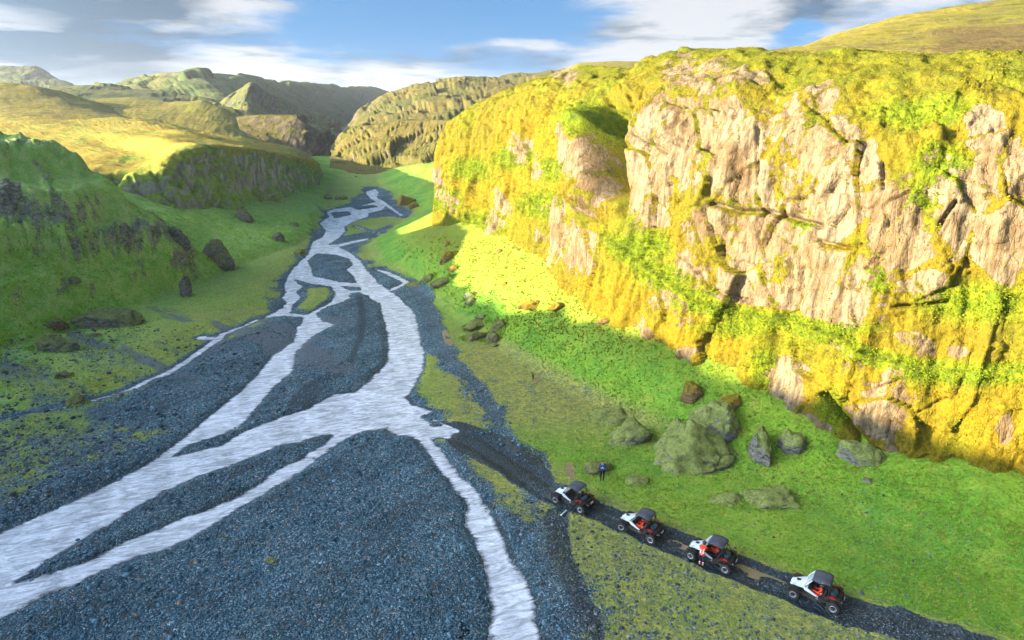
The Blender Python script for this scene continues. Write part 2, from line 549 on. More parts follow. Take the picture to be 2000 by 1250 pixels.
def cliff_material():
    m, nt = mat('cliff')
    geo = nt.n('ShaderNodeNewGeometry')
    pos = geo.outputs['Position']
    nz = nt.n('ShaderNodeSeparateXYZ', ins={0: geo.outputs['Normal']}).outputs[2]
    a = nt.n('ShaderNodeAttribute', attribute_name='mask')
    s = nt.n('ShaderNodeSeparateColor', ins={0: a.outputs['Color']})
    rock, green, gold = s.outputs[0], s.outputs[1], s.outputs[2]
    n1 = nt.noise(pos, 0.25, 5.0, 0.6)
    n2 = nt.noise(pos, 0.9, 8.0, 0.72)
    n3 = nt.noise(pos, 5.0, 4.0, 0.7)
    strk = nt.noise(nt.vmath('MULTIPLY', pos, (1.0, 1.0, 0.16)), 1.1, 6.0, 0.65, 0.6)
    rk = nt.mix(nt.mrange(n1, 0.36, 0.64), (0.1974, 0.1512, 0.0924), (0.1512, 0.0991, 0.0487))
    rk = nt.mix(nt.mrange(strk, 0.48, 0.66, 0, 0.85), rk, (0.0924, 0.0605, 0.0286))
    strk2 = nt.noise(nt.vmath('MULTIPLY', pos, (1.0, 1.0, 0.10)), 3.2, 5.0, 0.7, 0.4)
    rk = nt.vmath('SCALE', rk, s=nt.mrange(strk2, 0.32, 0.62, 0.62, 1.18))
    rk = nt.mix(nt.mrange(n2, 0.58, 0.74, 0, 0.8), rk, (0.2436, 0.2016, 0.1428))
    v = nt.voro(nt.vmath('MULTIPLY', pos, (1.0, 1.0, 0.6)), 0.8, 'DISTANCE_TO_EDGE')
    crack = nt.mrange(v.outputs['Distance'], 0.0, 0.035, 0.0, 1.0)
    rk = nt.vmath('SCALE', rk, s=nt.mrange(n3, 0.25, 0.75, 0.66, 1.14, False))
    rk = nt.mix(nt.mrange(crack, 0, 1, 0.2, 0.0), rk, (0.12, 0.085, 0.03))
    mg = nt.mix(nt.mrange(n1, 0.4, 0.62), (0.1361, 0.1025, 0.0050), (0.1109, 0.1042, 0.0059))
    mg = nt.mix(gold, mg, (0.1680, 0.1193, 0.0042))
    mg = nt.mix(green, mg, nt.mix(nt.mrange(n2, 0.4, 0.6), (0.0714, 0.1218, 0.0050), (0.1386, 0.1638, 0.0059)))
    mg = nt.mix(nt.mrange(n2, 0.47, 0.28, 0, 0.7), mg, (0.060, 0.046, 0.010))
    mg = nt.vmath('SCALE', mg, s=nt.mrange(n3, 0.25, 0.75, 0.55, 1.45, False))
    # moss settles where the face lies back, rock stays bare where it is steep
    f = nt.math('ADD', rock, nt.math('MULTIPLY', nt.math('SUBTRACT', n2, 0.5), 1.25))
    f = nt.math('SUBTRACT', f, nt.math('MULTIPLY', nt.math('MAXIMUM', nz, 0.0), 0.34))
    f = nt.mrange(f, 0.40, 0.49)
    col = nt.mix(f, mg, rk)
    hgt = nt.math('ADD', nt.math('MULTIPLY', n2, nt.mrange(f, 0, 1, 1.3, 0.7)), nt.math('MULTIPLY', n3, nt.mrange(f, 0, 1, 0.6, 0.15)))
    fr = nt.voro(nt.vmath('MULTIPLY', pos, (1.0, 1.0, 0.28)), 2.3, 'DISTANCE_TO_EDGE')
    frc = nt.mrange(fr.outputs['Distance'], 0.0, 0.10)
    hgt = nt.math('ADD', hgt, nt.math('MULTIPLY', nt.math('ADD', crack, frc), 0.10))
    finish(nt, col, 0.92, hgt, 0.8, 0.35, 0.15)
    return m


def water_material(name, base=(0.80, 0.785, 0.80), rough=0.08, ripple=1.0, clear=False):
    m, nt = mat(name)
    geo = nt.n('ShaderNodeNewGeometry')
    pos = geo.outputs['Position']
    rot = nt.n('ShaderNodeVectorRotate', rotation_type='Z_AXIS', ins={'Vector': pos, 'Angle': -0.35}).outputs[0]
    p2 = nt.vmath('MULTIPLY', rot, (0.45, 1.5, 1.0))
    w1 = nt.noise(p2, 1.1, 6.0, 0.66, 1.4)
    w2 = nt.noise(nt.vmath('MULTIPLY', rot, (1.0, 0.25, 1.0)), 0.35, 5.0, 0.6, 0.6)
    w3 = nt.noise(p2, 4.5, 3.0, 0.6, 0.8)
    h = nt.math('ADD', nt.math('MULTIPLY', w1, 1.0), nt.math('MULTIPLY', w3, 0.35))
    c = nt.mix(nt.mrange(w2, 0.36, 0.64), tuple(q * 0.80 for q in base), base)
    k = nt.math('MULTIPLY', nt.mrange(w1, 0.36, 0.62, 1.0 - 0.40 * ripple, 1.0 + 0.14 * ripple), nt.mrange(w3, 0.3, 0.7, 1.0 - 0.12 * ripple, 1.0 + 0.12 * ripple, False))  # reflected light and dark of the ripples painted into the colour
    c = nt.vmath('SCALE', c, s=k)
    c = nt.mix(nt.mrange(w1, 0.62, 0.72, 0, 0.6 * ripple), c, (0.80, 0.80, 0.82))  # painted pale glints on the ripple crests
    ex = {'IOR': 1.33}
    if clear:
        a = nt.n('ShaderNodeAttribute', attribute_name='depth')
        dp = nt.n('ShaderNodeSeparateColor', ins={0: a.outputs['Color']}).outputs[0]
        dp = nt.math('ADD', dp, nt.math('MULTIPLY', nt.math('SUBTRACT', w1, 0.5), 0.5))
        ex['Alpha'] = nt.mrange(dp, 0.0, 0.30, 0.30, 1.0)
    finish(nt, c, rough, h, 0.9 * ripple, 0.25, 0.6, ex)
    return m


M_GROUND = ground_material()
M_CLIFF = cliff_material()
M_WATER = water_material('river_water', clear=True)
M_HILL_LIT = hill_material('meadow_hill', (0.1260, 0.1260, 0.0134), (0.1890, 0.1554, 0.0210), (0.20, 0.165, 0.115), 0.3, 0.6)
M_HILL_ROCKY = hill_material('rocky_hill', (0.0672, 0.0739, 0.0118), (0.1134, 0.0907, 0.0168), (0.125, 0.095, 0.062), 0.75, 0.9)
M_HILL_FAR = hill_material('far_mountain', (0.055, 0.085, 0.018), (0.095, 0.098, 0.022), (0.085, 0.080, 0.074), 0.65, 0.6)
M_BLUFF = hill_material('bluff', (0.130, 0.235, 0.030), (0.215, 0.285, 0.045), (0.36, 0.33, 0.285), 0.8, 1.0, (0.13, 0.13, 0.05))

# ------------------------------------------------------------------ river, bars and tracks traced on the valley floor
def G(pts):
    p = np.asarray(pts, float)
    return PZ(p[:, 0], p[:, 1])[:, :2]


RIVER = [(712, 375), (722, 388), (733, 394), (700, 403), (650, 408), (637, 414), (640, 424), (622, 436), (634, 450), (628, 464), (608, 472), (604, 485),
         (600, 497), (585, 510), (570, 525), (557, 545), (552, 560), (556, 572), (548, 582), (556, 590), (550, 600), (530, 612), (505, 623), (520, 622), (556, 617), (566, 628),
         (577, 640), (570, 668), (528, 696), (503, 728), (468, 763), (398, 820), (338, 870), (278, 910), (210, 945), (113, 990), (0, 1039), (-150, 1095), (-300, 1300),
         (-120, 1265), (0, 1212), (86, 1167), (158, 1137), (240, 1100), (331, 1073), (395, 1035), (451, 1005), (500, 975), (526, 960), (588, 920), (619, 898),
         (676, 858), (711, 845), (751, 838), (772, 850), (800, 852), (828, 867), (852, 907), (883, 946), (909, 986), (905, 1030), (927, 1065), (944, 1096), (957, 1140), (960, 1184),
         (962, 1250), (962, 1400), (1068, 1400), (1056, 1250), (1045, 1184), (1032, 1140), (1006, 1096), (984, 1043), (960, 1003), (935, 964), (896, 929), (874, 898),
         (841, 859), (874, 852), (891, 840), (865, 826), (830, 815), (848, 803), (808, 790), (795, 775), (817, 735), (824, 722), (827, 690), (818, 650), (812, 620), (800, 599),
         (782, 581), (761, 566), (740, 551), (725, 533), (716, 524), (707, 510), (686, 494), (664, 482), (692, 475), (722, 468), (722, 464), (690, 470), (660, 477), (643, 478),
         (665, 464), (677, 452), (674, 443), (690, 434), (707, 427), (722, 423), (722, 416), (748, 410), (757, 400), (752, 394), (737, 386), (742, 376), (734, 369)]
ISLANDS = [
    [(686, 573), (700, 571), (716, 578), (728, 588), (743, 592), (746, 614), (755, 644), (758, 674), (755, 700), (746, 718), (720, 744), (689, 766), (651, 768), (598, 798), (549, 816),
     (474, 844), (432, 868), (385, 880), (340, 891), (373, 869), (422, 855), (468, 837), (503, 795), (542, 753), (577, 725), (581, 689), (612, 658), (655, 634), (634, 628), (620, 612),
     (640, 600), (670, 590), (688, 580)],
    [(38, 1135), (109, 1088), (162, 1054), (222, 1024), (263, 996), (320, 964), (361, 942), (410, 925), (466, 906), (541, 874), (600, 859), (645, 850), (632, 869), (579, 900), (535, 924),
     (500, 951), (459, 970), (376, 1006), (327, 1024), (240, 1058), (180, 1092), (105, 1115)],
    [(620, 495), (656, 498), (680, 506), (686, 518), (674, 527), (689, 542), (693, 552), (668, 551), (614, 539), (611, 524), (603, 509)],
    [(576, 546), (602, 554), (644, 560), (653, 575), (644, 590), (599, 614), (569, 611), (575, 596), (590, 581), (581, 570), (596, 560), (581, 551)],
    [(560, 618), (590, 620), (581, 637)],
    [(668, 559), (700, 561), (704, 567), (686, 567)],
    [(830, 812), (858, 826), (876, 838), (862, 838), (838, 824)],
    [(648, 415), (682, 413), (684, 420), (655, 426)],
    [(690, 405), (730, 400), (738, 404), (700, 410)],
]
STREAMS = [[(503, 625, .6), (470, 640, .55), (436, 652, .7), (428, 662, .8), (405, 677, .7), (373, 700, .7), (330, 728, .65), (292, 742, .6), (265, 757, .55), (200, 778, .45), (130, 795, .4), (60, 806, .35), (0, 822, .3)],
           [(395, 660, .9), (425, 662, .6)],
           [(735, 527, .5), (757, 533, .7), (778, 543, .9), (795, 552, .8), (778, 560, .6), (764, 567, .6)],
           [(750, 395, .7), (757, 402, .8), (770, 411, .8), (784, 421, .7)],
           [(694, 443, .6), (722, 452, .6), (748, 456, .5)]]


def river_sd(P):
    d = sd_poly(P, G(RIVER))
    for isl in ISLANDS:
        d = np.maximum(d, -sd_poly(P, G(isl)))
    for st in STREAMS:
        g = G([q[:2] for q in st])
        d = np.minimum(d, sd_line(P, np.concatenate([g, np.array([[q[2]] for q in st])], 1)))
    return d


GRAVEL = [[(-300, 1300), (-150, 1060), (0, 1010), (150, 940), (275, 900), (330, 850), (230, 800), (300, 760), (420, 690), (500, 640), (545, 600), (550, 540), (600, 490), (640, 430), (632, 412), (690, 400), (706, 384),
           (716, 368), (742, 366), (762, 388), (795, 410), (790, 428), (720, 466), (703, 485), (700, 505), (720, 524), (770, 535), (800, 552), (835, 595), (850, 650), (880, 700), (935, 745), (975, 800), (1000, 870), (1075, 960), (1060, 985), (985, 905),
           (925, 850), (948, 835), (930, 795), (890, 750), (850, 715), (835, 690), (828, 725), (800, 778), (848, 803), (895, 840), (850, 862), (900, 915), (968, 975), (1015, 1040), (1048, 1110), (1085, 1190), (1110, 1300)]]
MOSS_BARS = [[(596, 566), (642, 563), (650, 576), (640, 590), (598, 611), (572, 608), (590, 590)],
             [(640, 437), (700, 432), (760, 425), (800, 430), (740, 450), (690, 460), (670, 465), (680, 450)]]
TRACK = [(868, 842, 1.4), (930, 868, 1.6), (1000, 912, 1.5), (1075, 968, 1.35), (1165, 1003, 1.3), (1290, 1056, 1.3), (1440, 1118, 1.25), (1540, 1153, 1.2), (1640, 1195, 1.2), (1760, 1225, 1.2), (1870, 1262, 1.2), (2100, 1330, 1.2)]
TRACK_G = np.concatenate([G([q[:2] for q in TRACK]), np.array([[q[2]] for q in TRACK])], 1)

# ------------------------------------------------------------------ the valley floor and its slopes
def blobs(px, py, lst, soft=0.35):
    r = np.zeros(px.shape)
    for b in lst:
        x, y, rx, ry = b[:4]
        a = math.radians(b[4] if len(b) > 4 else 0)
        dx, dy = px - x, py - y
        ex = (dx * math.cos(a) + dy * math.sin(a)) / rx
        ey = (-dx * math.sin(a) + dy * math.cos(a)) / ry
        q = np.sqrt(ex * ex + ey * ey)
        r = np.maximum(r, sstep(q, 1 + soft, 1 - soft))
    return r


LF_Y = [-200, 40, 79, 92, 111, 130, 145, 170, 195, 230, 260, 300, 340]
LF_X = [-64, -64, -63, -58, -54, -51, -47, -47, -52, -61, -68, -70, -74]
L_D = np.array([0, 3, 8, 12, 16, 22, 30, 45, 80, 150, 400], float)
L_ST = np.array([-200, 14, 36, 79, 95, 108, 114, 119, 127, 150, 190, 240, 340], float)  # unseen near-left and hidden rows are raised to block the low sun
L_H = np.array([[0, 2, 6, 10, 16, 25, 34, 41, 45, 47, 48],
                [0, 2, 6, 10, 15.6, 23.6, 31, 37, 41, 43, 46],
                [0, 2, 6, 10, 15, 22, 28.5, 33.2, 36, 38, 42],
                [0, 2, 6, 9.5, 13.5, 18, 21, 24, 26.5, 29, 36],
                [0, 2.2, 7, 12.0, 14.5, 18, 20.5, 23, 26, 29, 36],
                [0, 4.5, 10.5, 14.5, 18, 22, 24, 25.5, 27, 30, 40],
                [0, 6.5, 12.5, 16.5, 19.5, 23, 24, 24.5, 26, 29, 40],
                [0, 4, 9, 12, 15, 18.5, 21.5, 24, 26, 28, 30],
                [0, 1.2, 2.6, 3.8, 5.2, 8.5, 14, 20, 24, 25, 26],
                [0, 1.2, 2.4, 3.4, 4.4, 6.5, 10, 16, 21, 22, 22],
                [0, 1.2, 2.4, 3.2, 4.2, 5.5, 7, 9, 10, 11, 12],
                [0, 1.2, 2.4, 3.6, 5, 7.5, 10, 12, 13, 14, 15],
                [0, .4, .8, 1.2, 1.6, 2.2, 3, 4, 5, 6, 7]], float)
RF_Y = [-200, 20, 40, 49, 56, 65, 73, 83, 91, 114, 129, 149, 172, 192, 235, 260, 300, 340]
RF_X = [120, 45, 28, 20.7, 13.9, 8, 3.0, -2.6, -7, -17.4, -27, -32.6, -30.7, -28.5, -40, -50, -59, -66]
RS_Y = [-200, 40, 50, 60, 70, 80, 100, 140, 190, 240, 340]
RS_S = [.2, .2, .24, .36, .62, .72, .70, .52, .42, .38, .12]


def smooth_interp(x, xs, ys):
    w = 3.0
    return (np.interp(x - w, xs, ys) + np.interp(x, xs, ys) * 2 + np.interp(x + w, xs, ys)) / 4


def base_height(X, Y):
    xl = smooth_interp(Y, LF_X and LF_Y, LF_X)
    dl = np.maximum(xl - X, 0)
    si = np.clip(np.searchsorted(L_ST, Y) - 1, 0, len(L_ST) - 2)
    tt = np.clip((Y - L_ST[si]) / (L_ST[si + 1] - L_ST[si]), 0, 1)
    tt = tt * tt * (3 - 2 * tt)
    k = np.clip(np.searchsorted(L_D, dl) - 1, 0, len(L_D) - 2)
    u = np.clip((dl - L_D[k]) / (L_D[k + 1] - L_D[k]), 0, 1)
    def row(s):
        return L_H[s, k] * (1 - u) + L_H[s, k + 1] * u
    zl = row(si) * (1 - tt) + row(si + 1) * tt
    xr = smooth_interp(Y, RF_Y, RF_X)
    dr = np.maximum(X - xr, 0)
    S = smooth_interp(Y, RS_Y, RS_S)
    zr = S * (dr - 1.5 * (1 - np.exp(-dr / 1.5)))
    zr = 14 * np.tanh(zr / 14)
    # the flats rise a little towards both sides
    fl = 0.012 * np.maximum(X * -1 - 20, 0) * (dl <= 0) + 0.012 * 40 * (dl > 0)
    return zl + zr + np.minimum(fl, 0.5)


ROCK_BAND = [(-60, 380), (0, 405), (60, 440), (130, 462), (200, 470), (260, 462), (320, 440), (356, 470), (362, 520)]


def rock_band(X, Y, z):
    """broken rock along the left hillside, plus scattered small crags"""
    P = np.stack([X, Y], 1)
    m = np.zeros(len(X))
    w = np.where((X < -48) & (Y > 80) & (Y < 122))[0]
    if len(w):
        px, py = pix(np.stack([X[w], Y[w], z[w]], 1))
        n = fbm(P[w], 1 / 4., 4, 93)
        d = sd_line(np.stack([px, py], 1), ROCK_BAND)
        band = sstep(d + n * 34, 34, 12)
        knob = blobs(px + n * 30, py + n * 20, [(50, 290, 80, 22)], 0.4) * 0.55
        spots = sstep(fbm(P[w], 1 / 3.2, 4, 99), 0.34, 0.5) * 0.7
        m[w] = np.maximum(np.maximum(band * sstep(n, -0.55, 0.0), knob), spots)
    return m


def ground_z(X, Y, sd=None, full=False):
    X = np.asarray(X, float).ravel()
    Y = np.asarray(Y, float).ravel()
    P = np.stack([X, Y], 1)
    z = base_height(X, Y)
    slope = sstep(z, 0.5, 5.0)
    z = z + slope * (fbm(P, 1 / 22., 4, 3) * 2.0 + fbm(P, 1 / 5., 4, 9) * 0.55)
    # rock ribs and hummocks on the left hillside
    lh = sstep(-X, 52, 62) * sstep(Y, 128, 112)
    z = z + lh * slope * (np.maximum(fbm(P, 1 / 9., 5, 21, 0.55, True) - 0.15, 0) * 2.6)
    z = z + lh * slope * 0.75 * np.sin(z * 1.25 + fbm(P, 1 / 12., 3, 27) * 5.0)
    cm = rock_band(X, Y, z) * lh * slope
    if cm.max() > 0.01 and len(X) > 1000:
        w = np.where(cm > 0.01)[0]
        Q = np.concatenate([P[w], z[w][:, None]], 1)
        rid, off, f1, f21 = worley(Q / np.array([2.6, 2.6, 2.0]), 95)
        z[w] += cm[w] * (0.9 + (rid[:, 0] - 0.4) * 1.9 - 0.6 * sstep(f21, 0.14, 0.0) + fbm(Q, 1 / 1.1, 3, 97) * 0.45)
    z = z + 0.05 * fbm(P, 1 / 1.6, 3, 5) + 0.16 * fbm(P, 1 / 9., 3, 15)
    hum = sstep(X, -6, 4) * sstep(z, 0.35, 1.5)
    z = z + hum * 0.22 * fbm(P, 1 / 2.4, 3, 33)
    if sd is None:
        sd = np.full(len(X), 9.0)
        m = (np.abs(X) < 75) & (Y > 22) & (Y < 300)
        if m.any():
            sd[m] = river_sd(P[m])
    e = fbm(P, 1 / 1.3, 4, 41) * 0.28 + fbm(P, 1 / 0.35, 2, 44) * 0.12
    shore = np.clip((sd + e) * 0.26, -0.50, 0.22)
    far = sstep(sd, 1.0, 3.0)
    z = (z + 0.24) * far + (1 - far) * np.clip(z, -0.04, 0.04) + shore - 0.22 * far
    tr = sd_line(P, TRACK_G[:, :2])
    rut = np.exp(-((tr - 0.72) / 0.28) ** 2)
    z = z * 1.0 - 0.10 * rut - 0.05 * sstep(tr, 1.5, 1.0)
    z = z + 0.03 * np.exp(-((tr - 1.5) / 0.3) ** 2)
    return (z, sd, tr) if full else z


def zat(x, y, dry=False):
    return float(ground_z(np.array([x]), np.array([y]), np.array([9.0]) if dry else None)[0])


def on_ground(px, py, it=7):
    """photograph pixel -> point on the valley ground"""
    z = 0.0
    for _ in range(it):
        p = PZ(np.array([px], float), np.array([py], float), z)[0]
        z = z * 0.3 + 0.7 * zat(p[0], p[1], True)
    p = PZ(np.array([px], float), np.array([py], float), z)[0]
    return np.array([p[0], p[1], zat(p[0], p[1])])


# cliff foot line in plan: right to left, then wrapping round the promontory
CB = np.array([(120, -30), (86, 2), (60, 24), (47, 37), (38, 45.5), (30, 51), (22.3, 60.5), (15.5, 68.5), (11, 76.5), (7.5, 86), (4.3, 99), (-1, 112), (-7, 124), (-13.5, 134.5), (-16, 141), (-13, 149), (-4, 158), (14, 168), (45, 176), (90, 180)], float)
CB_Z = np.array([2, 2, 2.0, 2.0, 1.8, 1.8, 3.0, 4.2, 5.5, 6.3, 7.3, 8.0, 8.2, 7.5, 7, 7, 7, 7, 7, 7], float) - 1.5


def catmull(P, n):
    P = np.asarray(P, float)
    Q = np.concatenate([[2 * P[0] - P[1]], P, [2 * P[-1] - P[-2]]])
    out = []
    dens = np.linspace(0, len(P) - 1 - 1e-6, 6000)
    k = dens.astype(int)
    t = (dens - k)[:, None]
    a, b, c, d = Q[k], Q[k + 1], Q[k + 2], Q[k + 3]
    C = 0.5 * (2 * b + (c - a) * t + (2 * a - 5 * b + 4 * c - d) * t ** 2 + (3 * b - a - 3 * c + d) * t ** 3)
    return C, dens


def build_ground():
    th = np.concatenate([np.linspace(-165, -46, 70, endpoint=False), np.linspace(-46, 46, 900), np.linspace(46, 165, 40)[1:]])
    yy = np.concatenate([np.linspace(1330, 346, 520)])
    v = (yy - 625) / FPX
    t = CH / (v * CP + SP)
    r = (CP - v * SP) * t
    r = np.concatenate([np.linspace(2, r[0], 10, endpoint=False), r, np.linspace(r[-1], 430, 14)[1:]])
    A = np.radians(th)
    X = r[:, None] * np.sin(A)[None]
    Y = r[:, None] * np.cos(A)[None]
    nr, nc = X.shape
    z, sd, tr = ground_z(X, Y, full=True)
    V = np.stack([X.ravel(), Y.ravel(), z], 1)
    P = V[:, :2]
    # what grows where
    grass = np.ones(len(V))
    near = (np.abs(P[:, 0]) < 80) & (P[:, 1] > 15) & (P[:, 1] < 300)
    gd = np.full(len(V), 20.0)
    for g in GRAVEL:
        gd[near] = np.minimum(gd[near], sd_poly(P[near], G(g)))
    wob = fbm(P, 1 / 6., 4, 61)
    grass = sstep(gd + wob * 3.4, -0.6, 1.9)
    for mb in MOSS_BARS:
        q = np.full(len(V), 9.0)
        q[near] = sd_poly(P[near], G(mb))
        grass = np.maximum(grass, sstep(-(q + wob), -0.3, 0.8) * 0.9)
    grass = np.minimum(grass, sstep(sd, 0.0, 0.7))
    pxx, pyy = pix(np.concatenate([P, np.zeros((len(P), 1))], 1))
    # streaked, half-bare flats on the lower left
    left = sstep(-P[:, 0], 12, 22) * sstep(V[:, 2], 2.0, 0.6) * (P[:, 1] < 100)
    ax = np.array([-0.80, 0.60])
    Q = np.stack([P @ ax / 9.0, P @ np.array([0.6, 0.8]) / 1.6], 1)
    streak = fbm(Q, 0.6, 4, 71)
    low = left * sstep(pyy, 760, 840)
    grass = grass - left * (0.18 + 0.75 * np.maximum(streak, -0.2)) - low * 0.22
    sand = left * sstep(fbm(Q, 0.45, 4, 77), 0.16, 0.42) * sstep(pyy, 850, 700) * 0.85
    # moss flats on the right are drier and yellower
    flat = sstep(V[:, 2], 1.6, 0.5)
    xt = np.interp(P[:, 1], TRACK_G[::-1, 1], TRACK_G[::-1, 0])
    lush = sstep(P[:, 0] - xt, 1.5, 5.5) * sstep(P[:, 1], 64, 54)
    dry = flat * (0.30 + 0.75 * sstep(P[:, 0], -14, -2) * sstep(P[:, 1], 100, 80) + 0.35 * (P[:, 0] < -20))
    dry = np.clip(dry + 0.35 * wob, 0, 1) * sstep(V[:, 2], 2.8, 0.8) * (1 - 0.85 * lush)
    specks = fbm(P, 1 / 1.1, 3, 81)
    grass = grass - flat * sstep(P[:, 0], -14, -4) * sstep(P[:, 1], 95, 75) * np.maximum(0.22 + 0.5 * specks, 0) * 0.75 * (1 - lush)
    # pale dry wash beside the right bank
    w1 = sd_line(P, np.concatenate([G([(1000, 930), (1050, 1010), (1085, 1090), (1110, 1180), (1140, 1260)]), np.array([[.3], [.35], [.35], [.3], [.3]])], 1))
    sand = np.maximum(sand, sstep(w1 + wob * 0.9, 0.5, -0.3) * 0.5)
    grass = np.where(w1 + wob * 0.8 < 0.2, grass * 0.6, grass)
    w2 = sd_line(P, np.concatenate([G([(800, 552), (835, 590), (850, 640), (880, 705), (940, 765), (985, 850), (1000, 880)]), np.full((7, 1), 0.9)], 1))
    sand = np.maximum(sand, sstep(w2 + wob * 0.6, 0.4, -0.5) * 0.55)
    grass = np.minimum(grass, sstep(w2 + wob, -0.3, 0.9))
    # vehicle tracks: dark and wet, with a second pair beside the bank and old scars on the bar
    wet = sstep(tr + wob * 0.75 + 0.4 * fbm(P, 1 / 1.5, 3, 63), 1.75, 0.95)
    gw = G([(880, 842), (950, 870), (1010, 915), (1060, 960)])
    ford = sd_line(P, np.concatenate([gw, np.array([[2.0], [2.6], [2.0], [1.5]])], 1))
    wet = np.maximum(wet, sstep(ford + wob, 0.6, -0.6))
    old = sd_line(P, np.concatenate([G([(700, 580), (708, 610), (705, 660), (690, 700), (660, 730), (620, 755), (585, 790)]), np.array([[.5], [.6], [.6], [.7], [1.2], [1.6], [1.2]])], 1))
    wet = np.maximum(wet, sstep(old + wob * 0.5, 0.4, -0.3) * 0.62)
    o2 = sd_line(P, np.concatenate([G([(1085, 1010), (1095, 1080), (1120, 1160), (1170, 1260)]), np.array([[1.0], [.8], [.5], [.4]])], 1))
    wet = np.maximum(wet, sstep(o2 + wob * 0.9, 0.5, -0.5) * 0.72)
    o3 = sd_line(P, np.concatenate([G([(0, 970), (130, 915), (260, 850), (330, 800)]), np.full((4, 1), 0.5)], 1))
    wet = np.maximum(wet, sstep(o3 + wob * 0.8, 0.4, -0.4) * 0.5)
    wet = np.maximum(wet, sstep(sd, 0.45, 0.1) * 0.55)
    grass = np.where(wet > 0.3, grass * sstep(wet, 0.7, 0.3), grass)
    # grass crown between the ruts
    crown = np.exp(-(tr / 0.35) ** 2) * sstep(P[:, 0], 4, 8) * sstep(wob, -0.3, 0.2)
    wet = wet * (1 - 0.55 * crown)
    # bare scree and cinder patches on the left slope
    c1 = PZ(20, 535, 6.0)
    sc = np.hypot((V[:, 0] - c1[0]) / 3.2, (V[:, 1] - c1[1]) / 4.0) + wob * 0.5
    wet = np.maximum(wet, sstep(sc, 1.1, 0.7) * 0.45)
    grass = np.where(sc < 1.0, 0.0, grass)
    # earth and rock on broken hillside
    gz = np.abs(np.gradient(z.reshape(nr, nc), axis=1).ravel()) / np.maximum(np.hypot(np.gradient(X, axis=1), np.gradient(Y, axis=1)).ravel(), 0.01)
    lhill = sstep(-P[:, 0], 50, 60) * sstep(V[:, 2], 2, 5)
    grass = grass - lhill * sstep(rock_band(P[:, 0], P[:, 1], base_height(P[:, 0], P[:, 1])), 0.25, 0.7) * 0.62
    grass = grass - sstep(gz, 1.3, 2.2) * 0.6
    cols = np.stack([np.clip(grass, 0, 1), np.clip(wet, 0, 1), dry, np.clip(sand, 0, 1)], 1)
    # leave out what lies deep under the right cliff
    C, _ = catmull(CB, 6000)
    C = C[::40]
    xc = np.interp(Y, C[:120, 1], C[:120, 0]) if False else None
    F = grid_faces(nr, nc)
    cen = V[F].mean(1)
    cliffx = np.interp(cen[:, 1], [-60, 2, 24, 37, 45.5, 60, 76, 99, 124, 141], [200, 86, 60, 47, 38, 22.3, 11, 4.3, -7, -16])
    keep = ~((cen[:, 0] > cliffx + 12) & (cen[:, 1] < 140))
    V2, F2, c2 = compact(V, F[keep], {'mask': cols})
    new_obj('valley_ground', V2, F2[:, ::-1], M_GROUND, colors=c2, kind='structure')
    # water sheet: shows wherever the bed is cut below it, thin and clear at its edges
    W = V.copy()
    W[:, 2] = 0.0
    dep = np.clip(-V[:, 2] / 0.30, 0, 1)
    wf = F[(sd[F].min(1) < 0.8) & (cen[:, 1] > 16)]
    W2, WF, wc = compact(W, wf, {'depth': np.stack([dep, dep, dep], 1)})
    new_obj('river', W2, WF, M_WATER, colors=wc, kind='structure')


build_ground()

# ------------------------------------------------------------------ the great cliff on the right
RIM_X = [700, 822, 832, 845, 870, 900, 950, 1000, 1060, 1140, 1180, 1240, 1300, 1318, 1340, 1365, 1420, 1560, 1700, 1850, 2000, 2400]
RIM_Y = [420, 345, 315, 285, 252, 228, 200, 173, 150, 130, 133, 140, 142, 122, 97, 103, 104, 101, 103, 103, 106, 110]
ROCK = [(1275, 355, 44, 92, 4), (1265, 255, 42, 30, 15), (1345, 270, 45, 80, 0), (1440, 300, 60, 100, 0), (1400, 160, 110, 30, 0), (1595, 195, 45, 30, 0), (1630, 290, 62, 70, 10), (1645, 420, 38, 55, 0),
        (1600, 555, 48, 85, 5), (1390, 425, 30, 28, 20), (1475, 475, 45, 55, 0), (1360, 530, 45, 18, 35), (1445, 585, 34, 26, 10), (1490, 578, 24, 24, 0), (1700, 330, 28, 50, 0), (1725, 405, 55, 32, -20),
        (1765, 470, 65, 55, 10), (1800, 562, 48, 32, 10), (1895, 450, 50, 80, 0), (1955, 500, 40, 60, 0), (1985, 350, 25, 70, 0), (1925, 265, 45, 40, 0), (1785, 678, 48, 15, 15), (1745, 728, 20, 12, 0),
        (1722, 795, 34, 50, 0), (1540, 748, 34, 62, 5), (1590, 835, 45, 28, 20), (1150, 500, 28, 45, 5), (1085, 470, 13, 65, 0), (1108, 455, 12, 45, 0), (970, 395, 12, 28, -10), (960, 440, 9, 22, 0),
        (1015, 285, 14, 38, 0), (1118, 345, 12, 40, 0), (1160, 300, 18, 50, 0), (1185, 350, 14, 60, 0), (1258, 655, 9, 42, -12), (1350, 692, 32, 14, 0), (885, 400, 10, 20, 0), (870, 360, 8, 40, 0), (1060, 330, 10, 30, 0),
        (1105, 155, 35, 18, 0), (1345, 115, 22, 14, 0), (1545, 230, 40, 40, 0), (1510, 420, 22, 60, 0), (1870, 690, 25, 12, 0), (1745, 860, 18, 30, 0), (1960, 830, 22, 30, 0), (840, 350, 6, 60, 0)]
